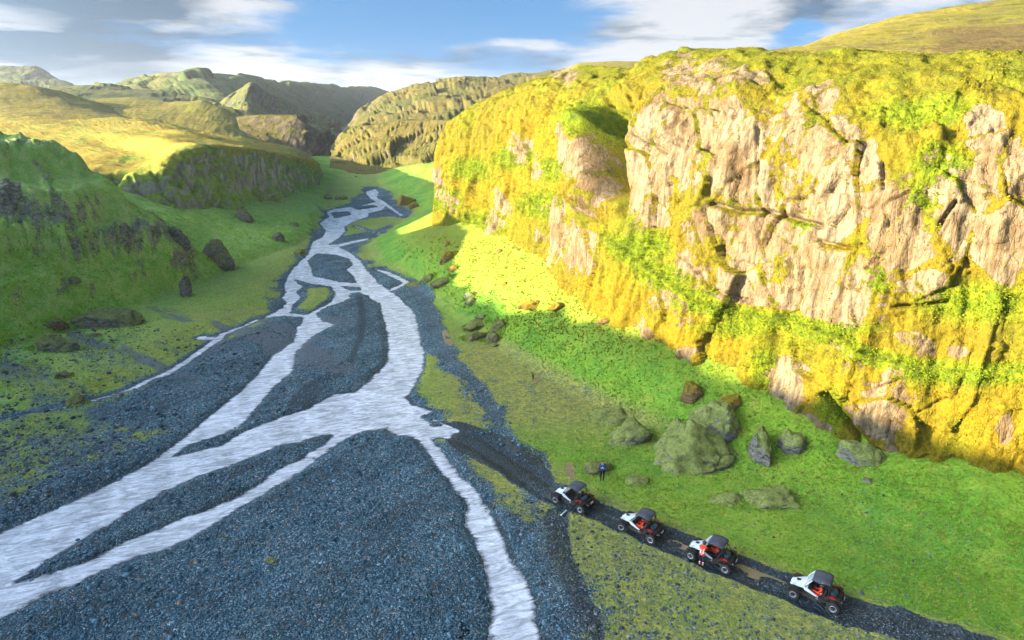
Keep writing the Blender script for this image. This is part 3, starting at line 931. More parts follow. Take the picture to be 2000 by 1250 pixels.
GREEN = [(1255, 480, 50, 38), (1300, 540, 55, 25), (1370, 585, 60, 22), (1840, 330, 60, 45), (1800, 385, 40, 30), (1710, 545, 28, 26), (1900, 590, 110, 40), (1632, 800, 28, 45), (1620, 640, 90, 18), (1110, 335, 60, 30), (1000, 308, 50, 25),
         (1160, 240, 70, 40), (920, 330, 40, 25), (1330, 290, 20, 25), (1600, 440, 60, 15), (1880, 730, 120, 22), (930, 440, 60, 30), (870, 390, 40, 25), (1060, 400, 60, 30), (1450, 640, 80, 20), (1800, 220, 120, 30), (1500, 720, 30, 50)]
GOLD = [(1900, 850, 150, 110), (1400, 650, 140, 50), (950, 370, 130, 80), (1080, 260, 80, 60), (1640, 760, 70, 60), (1200, 580, 60, 60), (1480, 700, 50, 80)]
LEDGE = [(1150, 430), (1215, 470), (1290, 530), (1350, 575), (1430, 605), (1540, 622), (1640, 650), (1700, 690), (1800, 715), (1900, 720), (2100, 715)]
CRACKS = [([(1395, 398), (1440, 412), (1500, 412), (1560, 430), (1605, 442)], 9, 1.0), ([(1600, 470), (1630, 478), (1668, 486)], 7, 0.9), ([(1620, 770), (1668, 830), (1712, 905)], 12, 2.6),
          ([(1310, 205), (1345, 208), (1440, 205)], 6, 0.6), ([(1245, 265), (1285, 285), (1310, 300)], 5, 0.6), ([(1240, 200), (1236, 300), (1225, 420)], 9, 0.9), ([(1310, 330), (1312, 420)], 6, 0.6),
          ([(1868, 395), (1850, 420), (1838, 440)], 6, 1.0), ([(1335, 505), (1400, 565), (1460, 592)], 6, 0.7), ([(1740, 600), (1800, 598), (1850, 590)], 7, 0.8), ([(1480, 250), (1475, 380), (1490, 420)], 7, 0.6),
          ([(1725, 320), (1728, 370)], 6, 1.0), ([(1040, 330), (1050, 420)], 6, 0.7), ([(1130, 390), (1140, 470)], 6, 0.7)]


def build_cliff():
    C, dens = catmull(np.concatenate([CB, CB_Z[:, None]], 1), 6000)
    seg = np.hypot(*np.diff(C[:, :2], axis=0).T)
    S = np.concatenate([[0], np.cumsum(seg)])
    # finer columns where the camera looks
    step = np.interp(C[:, 1], [-30, 20, 40, 140, 150, 175], [1.2, 0.5, 0.13, 0.2, 0.5, 1.2])
    wgt = np.concatenate([[0], np.cumsum(seg / step[1:])])
    nc = int(wgt[-1])
    s = np.interp(np.linspace(0, wgt[-1], nc), wgt, S)
    B = np.stack([np.interp(s, S, C[:, k]) for k in range(3)], 1)
    # smoothed inward normal
    T = np.gradient(B[:, :2], axis=0)
    T /= np.linalg.norm(T, axis=1)[:, None]
    N = np.stack([-T[:, 1], T[:, 0]], 1) * -1.0
    # walking right->left (towards -x,+y): inward is to the right-hand side
    ker = np.hanning(61)
    ker /= ker.sum()
    for k in range(2):
        N[:, k] = np.convolve(np.pad(N[:, k], 30, 'edge'), ker, 'valid')
    N /= np.linalg.norm(N, axis=1)[:, None]
    nr = 300
    h = np.linspace(0, 1, nr)
    tight = np.interp(s, [S[np.argmin(np.abs(C[:, 1] - 105))], S[np.argmin(np.abs(C[:, 1] - 140))]], [1.0, 0.42])
    setb = np.interp(h, [0, .08, .2, .45, .7, .8, .88, .94, 1], [0, .4, 1.0, 2.2, 4.0, 5.6, 8.2, 12.0, 18.0])
    # find the rim height so that the skyline sits right
    top = np.full(nc, 33.0)
    rim = B[:, :2] + N * (setb[-1] * tight)[:, None]
    for _ in range(25):
        X, Y = pix(np.concatenate([rim, top[:, None]], 1))
        want = np.interp(X, RIM_X, RIM_Y)
        vis = (rim[:, 1] > 10)
        dep = np.maximum(rim[:, 1] * CP, 5)
        top = np.where(vis, np.clip(top + (Y - want) / FPX * dep * 0.8, 12, 42), top)
    good = rim[:, 1] > 32
    top = np.where(good, top, top[np.argmax(good)])
    bad = s > S[np.argmin(np.abs(C[:, 0] - 4) + 100 * (C[:, 1] < 150))]
    top = np.where(bad, np.interp(s, [s[np.argmax(bad)], s[-1]], [24, 34]), top)
    kk = np.hanning(9)
    kk /= kk.sum()
    top = np.convolve(np.pad(top, 4, 'edge'), kk, 'valid')
    P = np.zeros((nr, nc, 3))
    P[:, :, :2] = B[None, :, :2] + N[None] * (setb[:, None] * tight[None])[:, :, None]
    P[:, :, 2] = B[None, :, 2] + (top - B[:, 2])[None] * h[:, None]
    # plateau strip behind the rim
    ext = 26
    dist = np.linspace(0, 1, ext + 1)[1:] ** 1.6 * 70
    E = np.zeros((ext, nc, 3))
    E[:, :, :2] = P[-1][None, :, :2] + N[None] * (dist[:, None] * np.interp(tight, [.42, 1], [.35, 1])[None])[:, :, None]
    E[:, :, 2] = P[-1][None, :, 2] - 0.3 * (1 - np.exp(-dist / 4))[:, None] + 0.012 * dist[:, None] * 0
    hh = np.concatenate([h, 1 + dist / 70])
    P = np.concatenate([P, E])
    nr2 = len(P)
    px, py = pix(P)
    # outward face normal
    du = np.gradient(P, axis=1)
    dv = np.gradient(P, axis=0)
    nn = np.cross(du, dv)
    nn /= np.maximum(np.linalg.norm(nn, axis=2), 1e-9)[:, :, None]
    if (nn[nr // 2, nc // 2, :2] @ N[nc // 2]) > 0:
        nn = -nn
    face = np.interp(hh, [0, .04, .8, .97, 1.03, 1.3], [.35, 1, 1, .55, .3, .15])[:, None]
    # big buttresses, slabs and blocks
    Q = P.copy()
    Q[:, :, 2] *= 0.55
    dis = fbm(Q, 1 / 17., 4, 101) * 1.5
    warp = P + np.stack([fbm(P, 1 / 5., 3, 111), fbm(P, 1 / 5., 3, 117), fbm(P, 1 / 5., 3, 113)], -1) * 0.55
    sc = warp * np.array([1 / 4.4, 1 / 4.4, 1 / 9.0])
    rid, off, f1, f21 = worley(sc, 131)
    facet = (rid[..., 0] - 0.5) * 1.3 + off[..., 2] * (rid[..., 1] - 0.35) * 1.4 + (off[..., 0] + off[..., 1]) * (rid[..., 2] - 0.5) * 1.2
    dis = dis * 0.8 + facet * 0.62
    groove1 = sstep(f21, 0.05, 0.0)
    sc2 = warp * np.array([1 / 1.35, 1 / 1.35, 1 / 2.9])
    rid2, off2, f1b, f21b = worley(sc2, 151)
    dis = dis + ((rid2[..., 0] - 0.5) * 0.36 + off2[..., 2] * (rid2[..., 1] - 0.3) * 0.34 + (off2[..., 0] + off2[..., 1]) * (rid2[..., 2] - 0.5) * 0.5)
    rid3, off3, f1c, f21c = worley(warp * np.array([1 / 0.5, 1 / 0.5, 1 / 0.85]), 153)
    dis = dis + (rid3[..., 0] - 0.5) * 0.12
    groove2 = sstep(f21b, 0.08, 0.0)
    dis = dis - groove1 * 0.10 - groove2 * 0.04
    butr = P * np.array([1.0, 1.0, 0.12])
    bt = fbm(butr, 1 / 6.5, 3, 159, 0.5, True)
    dis = dis + bt * 1.0
    flute = P * np.array([1.0, 1.0, 0.18])
    dis = dis + fbm(flute, 1 / 2.2, 4, 157, 0.55, True) * 0.55
    dis = dis + fbm(P, 1 / 1.2, 4, 161, 0.6) * 0.15
    # traced features
    wx = px + fbm(P, 1 / 2.6, 4, 211) * 26 + fbm(P, 1 / 0.6, 3, 215) * 9
    wy = py + fbm(P, 1 / 3.2, 4, 221) * 34 + fbm(P, 1 / 0.6, 3, 225) * 9
    rock = blobs(wx, wy, ROCK, 0.18)
    zone = blobs(wx, wy, [(1400, 270, 200, 150), (1620, 420, 150, 200), (1840, 440, 190, 150), (1480, 540, 150, 80), (1730, 790, 60, 80), (1120, 470, 70, 90), (1540, 750, 50, 80), (1960, 400, 80, 160), (1600, 190, 160, 60)], 0.35)
    vis = (P[:, :, 1] > 20) & (s[None] < S[np.argmax(C[:, 1] > 145)])
    rock = np.where(vis, rock, 0.35)
    flatP = np.stack([px.ravel(), py.ravel()], 1)
    led = sd_line(flatP, LEDGE).reshape(px.shape)
    lx = np.array(LEDGE, float)
    below = py > np.interp(px, lx[:, 0], lx[:, 1])
    on = sstep(px, 1130, 1230)
    step_ = np.where(below, np.exp(-led / 130.), 0.0) * 0.9 * on
    step_ = np.where(below, step_ * sstep(led, 0, 8), 0)
    dis = dis + step_
    for pts, w, dep in CRACKS:
        dcr = sd_line(flatP, pts).reshape(px.shape)
        dis = dis - np.exp(-(dcr / (w * 0.55)) ** 2) * dep
    gul = np.exp(-((px - (1208 + (py - 290) * 0.03)) / 19.) ** 4) * sstep(py, 180, 235) * sstep(py, 405, 340)
    dis = dis - gul * 7.5
    butt = np.exp(-((px - 1164) / 24.) ** 4) * sstep(py, 210, 260) * sstep(py, 440, 380)
    dis = dis + butt * 3.2
    # smooth the bare slabs
    moss = 1 - rock
    dis = dis + moss * (fbm(P, 1 / 0.55, 3, 171) * 0.14)
    bot = np.interp(hh, [0, 0.05, 0.12], [0.3, 0.7, 1])[:, None]
    P = P + nn * (dis * face * bot)[:, :, None]
    P[:, :, 2] += np.interp(hh, [.93, 1.0, 1.4], [0, 1, 1])[:, None] * (fbm(P, 1 / 6., 4, 181) * 0.6 + fbm(P, 1 / 1.2, 3, 187) * 0.18)
    # bare rock elsewhere, by noise on the steep face
    rn = fbm(Q, 1 / 5.5, 4, 191)
    steep = np.interp(hh, [0, .1, .2, .8, .9, 1], [.2, .5, 1, 1, .5, 0.1])[:, None]
    side = sstep(px, 1190, 1300)
    rock2 = np.clip(0.36 + rn * 0.9, 0, 1) * steep * (0.35 + 0.65 * side)
    low = sstep(py, 560, 700) * side
    rz = np.clip(0.66 + fbm(Q, 1 / 2.8, 5, 197, 0.6) * 0.95, 0, 0.9)
    rockm = np.maximum(np.maximum(rock * 0.90, rock2 * (1 - 0.5 * low)), zone * rz * steep)
    green = np.maximum(blobs(px, py, GREEN, 0.6) * 0.95, np.clip(fbm(P, 1 / 4.5, 4, 201) * 1.6 - 0.05, 0, 1) * 0.7)
    green = np.maximum(green, np.where(below & (led < 24), 0.9, 0) * on)
    green = np.maximum(green, sstep(led, 16, 5) * on * 0.9)
    green = np.maximum(green, np.interp(hh, [.85, 1.0], [0, .45])[:, None] + 0 * px)
    gold = blobs(px, py, GOLD, 0.7) * 0.9
    rockm = rockm * (1 - 0.38 * sstep(f21, 0.10, 0.02)) * (1 - 0.12 * sstep(f21b, 0.14, 0.02))
    rockm = rockm * (1 - 0.25 * sstep(bt, -0.05, -0.4))
    rockm = rockm * (1 - 0.9 * gul)
    rockm = np.where(led < 13, rockm * 0.2, rockm)
    cols = np.stack([rockm, green, gold, np.ones_like(gold)], -1).reshape(-1, 4)
    F = grid_faces(nr2, nc)
    new_obj('cliff', P.reshape(-1, 3), F, M_CLIFF, colors={'mask': np.clip(cols, 0, 1)}, kind='structure')
    return P, hh, px, py, nn, rockm, green


CLIFF = build_cliff()

# ------------------------------------------------------------------ hills, bluffs and mountains beyond
def sheet(name, rows, material, noise=(1.0, 30.0), ns=160, nt_=60, rockm=0.5, seed=0, back=0.6, bulge=0.0, fine=0.25, gold=0.0, gold_row=99, crag=None, lo=0.12, brown=None):
    """a hillside lofted through rows of traced points (bottom to top), closed by a slope behind its crest"""
    R = []
    for r in rows:
        r = np.asarray(r, float)
        p = PY(r[:, 0], r[:, 1], r[:, 2])
        L = np.concatenate([[0], np.cumsum(np.linalg.norm(np.diff(p, axis=0), axis=1))])
        L /= L[-1]
        q = np.linspace(0, 1, ns)
        R.append(np.stack([np.interp(q, L, p[:, k]) for k in range(3)], 1))
    ker = np.hanning(max(int(ns * 0.05) | 1, 3) + 2)
    ker /= ker.sum()
    w = len(ker) // 2
    for r in R:
        for k in range(3):
            r[:, k] = np.convolve(np.pad(r[:, k], w, 'reflect', reflect_type='odd'), ker, 'valid')
    skirt = R[0].copy()
    skirt[:, :2] *= 0.985
    skirt[:, 2] = -6.0
    R.insert(0, skirt)
    crest = R[-1]
    depth = np.linalg.norm(crest[:, :2], axis=1)
    out = crest[:, :2] / depth[:, None]
    for f, dz in ((0.12, 0.008), (0.4, 0.12), (0.8, 0.45)):
        b = crest.copy()
        b[:, :2] += out * (depth * f * back)[:, None]
        b[:, 2] = crest[:, 2] - dz * np.maximum(depth * 0.25 * back, 6)
        R.append(b)
    R = np.array(R)
    m = len(R)
    u = np.linspace(0, m - 1 - 1e-6, nt_)
    k = u.astype(int)
    t = (u - k)[:, None, None]
    Q = np.concatenate([[2 * R[0] - R[1]], R, [2 * R[-1] - R[-2]]])
    a, b, c, d = Q[k], Q[k + 1], Q[k + 2], Q[k + 3]
    cat = 0.5 * (2 * b + (c - a) * t + (2 * a - 5 * b + 4 * c - d) * t ** 2 + (3 * b - a - 3 * c + d) * t ** 3)
    lin = b + (c - b) * t
    P = 0.45 * cat + 0.55 * lin
    amp, size = noise
    du = np.gradient(P, axis=1)
    dv = np.gradient(P, axis=0)
    nn = np.cross(du, dv)
    nn /= np.maximum(np.linalg.norm(nn, axis=2), 1e-9)[:, :, None]
    nn = np.where(nn[:, :, 2:3] < 0, -nn, nn)
    dis = fbm(P, 1 / size, 5, 300 + seed) * amp + np.maximum(fbm(P, 3.1 / size, 5, 340 + seed, 0.6, True), -0.2) * amp * fine
    if crag:
        ca, cs = crag
        wp = P + np.stack([fbm(P, 1 / cs, 3, 391 + seed), fbm(P, 1 / cs, 3, 393 + seed), fbm(P, 1 / cs, 3, 397 + seed)], -1) * cs * 0.3
        rid, off, f1, f21 = worley(wp / np.array([cs, cs, cs * 1.7]), 371 + seed)
        fac = (rid[..., 0] - 0.5) * 1.6 + off[..., 2] * (rid[..., 1] - 0.3) * 1.5 - 0.4 * sstep(f21, 0.1, 0.0)
        sl = sstep(1 - nn[:, :, 2], lo, lo * 3.3)
        dis = dis + fac * ca * sl + fbm(P, 3.0 / cs, 4, 381 + seed, 0.6) * ca * 0.5 * sl
    P = P + nn * dis[:, :, None]
    mk = np.full((P.shape[0] * P.shape[1], 4), rockm)
    gr = np.repeat(sstep(u, gold_row + 0.4, gold_row + 1), P.shape[1])  # rows above the rim coloured as if in golden sun
    mk[:, 2] = 0.0
    if brown:
        bx, by = pix(P)
        mk[:, 2] = blobs(bx + fbm(P, 1 / 9., 4, 399) * 60, by + fbm(P, 1 / 9., 4, 398) * 20, [brown], 0.25).ravel()
    mk[:, 1] = np.maximum(gold, gr)
    mk[:, 0] = mk[:, 0] - 0.35 * gr
    F = grid_faces(P.shape[0], P.shape[1])
    o = new_obj(name, P.reshape(-1, 3), F, material, colors={'mask': mk}, kind='structure')
    return o


def build_hills():
    # plateau and bluff on the left, beyond the near hillside
    sheet('bluff', [
        [(60, 470, 140), (200, 450, 142), (330, 440, 146), (380, 470, 148), (440, 440, 156), (510, 425, 172), (570, 425, 192), (610, 415, 215), (640, 400, 240), (655, 380, 275)],
        [(60, 420, 142), (200, 400, 144), (330, 385, 149), (372, 400, 152), (430, 380, 161), (500, 375, 178), (560, 375, 200), (602, 385, 225), (625, 385, 250), (640, 372, 285)],
        [(40, 346, 146), (180, 338, 147), (300, 340, 150), (356, 294, 157), (425, 290, 167), (500, 293, 186), (545, 301, 207), (582, 310, 232), (608, 326, 255), (630, 342, 290)],
        [(20, 310, 170), (180, 305, 172), (290, 308, 168), (352, 277, 166), (425, 279, 180), (490, 284, 200), (530, 290, 222), (564, 296, 245), (594, 308, 270), (618, 324, 300)],
        [(-60, 265, 230), (150, 262, 230), (260, 258, 225), (345, 258, 215), (410, 268, 215), (480, 278, 225), (515, 284, 240), (548, 289, 260), (580, 296, 285), (606, 310, 310)],
        [(-120, 233, 320), (150, 232, 310), (270, 236, 300), (340, 246, 280), (410, 262, 260), (470, 275, 250), (505, 281, 255), (536, 285, 275), (570, 291, 295), (600, 302, 320)]],
        M_BLUFF, (1.6, 24.0), 420, 260, 0.34, 1, 0.35, gold_row=2.2, crag=(1.3, 6.0))
    sheet('hill', [[(-260, 250, 300), (0, 245, 305), (180, 244, 310), (345, 252, 315)], [(-260, 215, 360), (0, 205, 360), (120, 212, 365), (230, 228, 370), (350, 249, 372)],
                   [(-260, 160, 460), (0, 163, 440), (60, 166, 440), (120, 180, 440), (200, 206, 435), (270, 229, 430), (355, 250, 425)]], M_HILL_LIT, (3.0, 60.0), 160, 70, 0.35, 2)
    sheet('hill', [[(180, 250, 330), (330, 256, 330), (430, 285, 300), (510, 298, 290), (580, 318, 290), (600, 340, 295)], [(190, 222, 400), (300, 232, 380), (420, 255, 350), (500, 280, 330), (560, 296, 325), (595, 325, 330)],
                   [(185, 196, 520), (260, 195, 520), (330, 201, 500), (395, 198, 470), (430, 214, 440), (480, 240, 410), (520, 264, 390), (555, 284, 380), (595, 318, 370)]], M_HILL_LIT, (3.0, 55.0), 180, 80, 0.35, 3)
    sheet('ridge', [[(60, 215, 520), (200, 215, 520), (330, 215, 540), (470, 225, 560)], [(90, 185, 620), (200, 188, 620), (320, 192, 620), (450, 212, 620)],
                    [(95, 166, 760), (180, 165, 760), (250, 173, 760), (310, 178, 740), (420, 198, 720), (480, 222, 700)]], M_HILL_FAR, (4.0, 80.0), 200, 90, 0.75, 4, crag=(4.0, 40.0), lo=0.002)
    # rock towers at the canyon bend
    sheet('rock_outcrop', [[(470, 300, 330), (520, 305, 330), (570, 320, 330), (620, 345, 335), (660, 345, 345)], [(470, 262, 370), (520, 265, 370), (570, 290, 360), (610, 310, 360), (652, 322, 365)],
                           [(462, 232, 395), (505, 229, 390), (580, 228, 385), (600, 246, 380), (630, 262, 380), (648, 290, 380), (664, 312, 385)]], M_HILL_ROCKY, (3.0, 40.0), 240, 140, 0.95, 5, 0.4, 0, 0.3, crag=(5.0, 13.0))
    sheet('mountain', [[(180, 215, 640), (320, 225, 620), (440, 240, 600), (520, 250, 720), (600, 246, 900), (690, 240, 1200), (770, 232, 1500)], [(200, 185, 850), (320, 180, 820), (430, 190, 760), (530, 205, 880), (610, 205, 1080), (700, 203, 1400), (780, 210, 1650)],
                       [(190, 172, 1050), (250, 151, 1000), (300, 139, 950), (400, 144, 920), (480, 150, 980), (550, 162, 1120), (620, 167, 1300), (700, 169, 1600), (750, 176, 1750), (790, 190, 1850), (830, 205, 1900)]],
          M_HILL_FAR, (10.0, 220.0), 300, 130, 0.6, 6, 0.6, 0, 0.12, crag=(4.5, 40.0), lo=0.0015)
    sheet('peak', [[(400, 245, 560), (480, 262, 540), (560, 268, 560), (660, 262, 640)], [(415, 226, 640), (484, 210, 610), (540, 220, 660), (640, 245, 720)], [(420, 216, 700), (460, 190, 690), (490, 166, 680), (512, 176, 720), (560, 200, 780), (610, 222, 820), (665, 242, 860)]],
          M_HILL_FAR, (6.0, 70.0), 220, 110, 0.7, 7, 0.3, crag=(3.0, 26.0), lo=0.003)
    sheet('mesa', [[(-300, 180, 1300), (0, 175, 1300), (150, 178, 1300)], [(-300, 150, 1500), (0, 148, 1500), (90, 155, 1500), (140, 172, 1500)], [(-300, 125, 1600), (0, 130, 1600), (70, 131, 1600), (90, 141, 1600), (125, 166, 1600), (160, 174, 1600)]], M_HILL_FAR, (8.0, 120.0), 200, 90, 0.8, 8, crag=(5.0, 60.0), lo=0.002)
    # right-hand side of the far canyon
    sheet('canyon_side', [[(640, 345, 300), (690, 352, 292), (740, 360, 282), (800, 380, 262), (860, 400, 240), (960, 420, 225)], [(645, 318, 330), (690, 322, 325), (750, 332, 310), (810, 342, 295), (860, 350, 275), (960, 360, 260)],
                          [(650, 296, 375), (672, 268, 378), (720, 248, 375), (780, 236, 372), (840, 236, 365), (900, 240, 350), (980, 240, 330)]], M_HILL_ROCKY, (2.5, 50.0), 300, 150, 0.6, 9, 0.5, 0, 0.12, crag=(2.4, 15.0), lo=0.02)
    sheet('hill', [[(650, 310, 400), (730, 300, 410), (800, 290, 410), (900, 280, 400), (1060, 270, 400), (1180, 260, 400)], [(668, 268, 520), (720, 240, 520), (800, 225, 520), (900, 215, 520), (1060, 200, 520), (1180, 190, 520)],
                   [(672, 262, 640), (700, 222, 660), (740, 194, 690), (765, 181, 700), (850, 158, 720), (900, 152, 730), (960, 150, 740), (1020, 143, 740), (1100, 136, 720), (1180, 130, 700)]], M_HILL_ROCKY, (4.0, 110.0), 300, 130, 0.72, 10, 0.6, 0, 0.10, crag=(3.0, 22.0), lo=0.0015)
    sheet('plateau', [[(1040, 205, 240), (1120, 200, 220), (1220, 180, 200), (1360, 170, 190)], [(1050, 180, 330), (1120, 160, 310), (1200, 150, 290), (1370, 145, 260)], [(1062, 160, 420), (1095, 138, 420), (1130, 123, 410), (1200, 119, 400), (1300, 122, 380), (1440, 125, 360)]], M_HILL_LIT, (1.2, 50.0), 140, 60, 0.3, 11)
    sheet('hill', [[(1480, 125, 90), (1700, 125, 90), (2000, 130, 85), (2500, 140, 80)], [(1500, 108, 140), (1700, 85, 140), (1900, 75, 135), (2500, 50, 120)],
                   [(1520, 104, 230), (1560, 95, 230), (1620, 71, 230), (1700, 46, 230), (1800, 23, 228), (1900, 9, 225), (2000, -2, 220), (2200, -20, 210), (2600, -40, 190)]], M_HILL_LIT, (1.6, 40.0), 260, 140, 0.3, 12, brown=(1960, 78, 130, 34))


build_hills()

# the land between and beyond, out to the horizon
def build_land():
    m = hill_material('lowland', (0.09, 0.13, 0.02), (0.14, 0.16, 0.03), (0.12, 0.11, 0.10), 0.3, 0.3)
    n = 60
    x = np.sign(np.linspace(-1, 1, n)) * np.abs(np.linspace(-1, 1, n)) ** 2.2 * 6000
    X, Y = np.meshgrid(x, x)
    V = np.stack([X.ravel(), Y.ravel(), np.full(X.size, -5.0)], 1)
    new_obj('ground', V, grid_faces(n, n), m, kind='structure', colors={'mask': np.tile(np.array([[0.5, 0, 0, 1.0]]), (len(V), 1))})


build_land()

# ------------------------------------------------------------------ boulders
def rock_material(name, dark, light, moss, moss_amt=0.5, scale=1.0):
    m, nt = mat(name)
    tc = nt.n('ShaderNodeTexCoord')
    geo = nt.n('ShaderNodeNewGeometry')
    pos = geo.outputs['Position']
    nz = nt.n('ShaderNodeSeparateXYZ', ins={0: geo.outputs['Normal']}).outputs[2]
    n1 = nt.noise(pos, 1.3 * scale, 7.0, 0.68)
    n2 = nt.noise(pos, 6.0 * scale, 4.0, 0.7)
    st = nt.noise(nt.vmath('MULTIPLY', pos, (1, 1, 2.6)), 1.6 * scale, 5.0, 0.65, 0.8)
    c = nt.mix(nt.mrange(st, 0.35, 0.65), dark, light)
    c = nt.mix(nt.mrange(n2, 0.60, 0.72, 0, 0.5), c, tuple(min(q * 1.7, 0.5) for q in light))
    f = nt.math('ADD', nz, nt.math('MULTIPLY', nt.math('SUBTRACT', n1, 0.5), 1.5))
    f = nt.mrange(f, 0.62 - 0.6 * moss_amt, 0.90 - 0.6 * moss_amt)
    mc = nt.mix(nt.mrange(n1, 0.4, 0.65), moss, tuple(q * 0.55 for q in moss))
    mc = nt.vmath('SCALE', mc, s=nt.mrange(n2, 0.25, 0.75, 0.6, 1.4, False))
    c = nt.mix(f, c, mc)
    finish(nt, c, 0.92, nt.math('ADD', n1, nt.math('MULTIPLY', n2, 0.7)), 1.0, 0.3 / scale, 0.15)
    return m


MR_MOSSY = rock_material('mossy_boulder', (0.085, 0.085, 0.072), (0.26, 0.24, 0.20), (0.270, 0.300, 0.080), 0.85)
MR_BROWN = rock_material('brown_rock', (0.065, 0.055, 0.036), (0.23, 0.18, 0.11), (0.22, 0.23, 0.06), 0.5)
MR_DARK = rock_material('dark_rock', (0.055, 0.054, 0.048), (0.22, 0.205, 0.18), (0.19, 0.21, 0.07), 0.5)
MR_GOLD = rock_material('golden_rock', (0.12, 0.075, 0.03), (0.27, 0.175, 0.08), (0.27, 0.19, 0.015), 0.7)
MR_TAN = rock_material('tan_stone', (0.20, 0.165, 0.11), (0.34, 0.29, 0.20), (0.2, 0.18, 0.10), 0.0, 4.0)
MR_PALE = rock_material('pale_stone', (0.24, 0.22, 0.19), (0.40, 0.37, 0.33), (0.2, 0.2, 0.1), 0.1, 2.0)


def ico(sub):
    import bmesh
    bm = bmesh.new()
    bmesh.ops.create_icosphere(bm, subdivisions=sub, radius=1.0)
    V = np.array([v.co[:] for v in bm.verts])
    F = np.array([[v.index for v in f.verts] for f in bm.faces])
    bm.free()
    return V, F


ICO4 = ico(5)
ICO3 = ico(4)
ICO2 = ico(3)


def rock_shape(seed, size, sub, blocky=0.95):
    V, F = sub
    rng = np.random.default_rng(seed)
    P = V.copy()
    # plane cuts make broad faces and blunt edges
    for k in range(16):
        n = rng.normal(size=3)
        n /= np.linalg.norm(n)
        if n[2] < -0.3:
            n[2] *= -1
        d = rng.uniform(0.52, 0.84)
        q = P @ n
        over = np.maximum(q - d, 0)
        P = P - n[None] * (over * blocky)[:, None]
    P = P * (1 + 0.10 * fbm(P + seed * 3.1, 1.3, 4, seed)[:, None] + 0.11 * fbm(P + seed * 1.7, 3.4, 5, seed + 5, 0.65, True)[:, None])
    rid, off, f1, f21 = worley(P * 2.2 + seed * 5.3, seed + 9)
    P = P * (1 + (rid[:, 0:1] - 0.5) * 0.12 - 0.07 * sstep(f21, 0.12, 0.0)[:, None])
    P[:, 2] = np.where(P[:, 2] < -0.35, -0.35 + (P[:, 2] + 0.35) * 0.3, P[:, 2])
    return P * np.asarray(size)[None], F


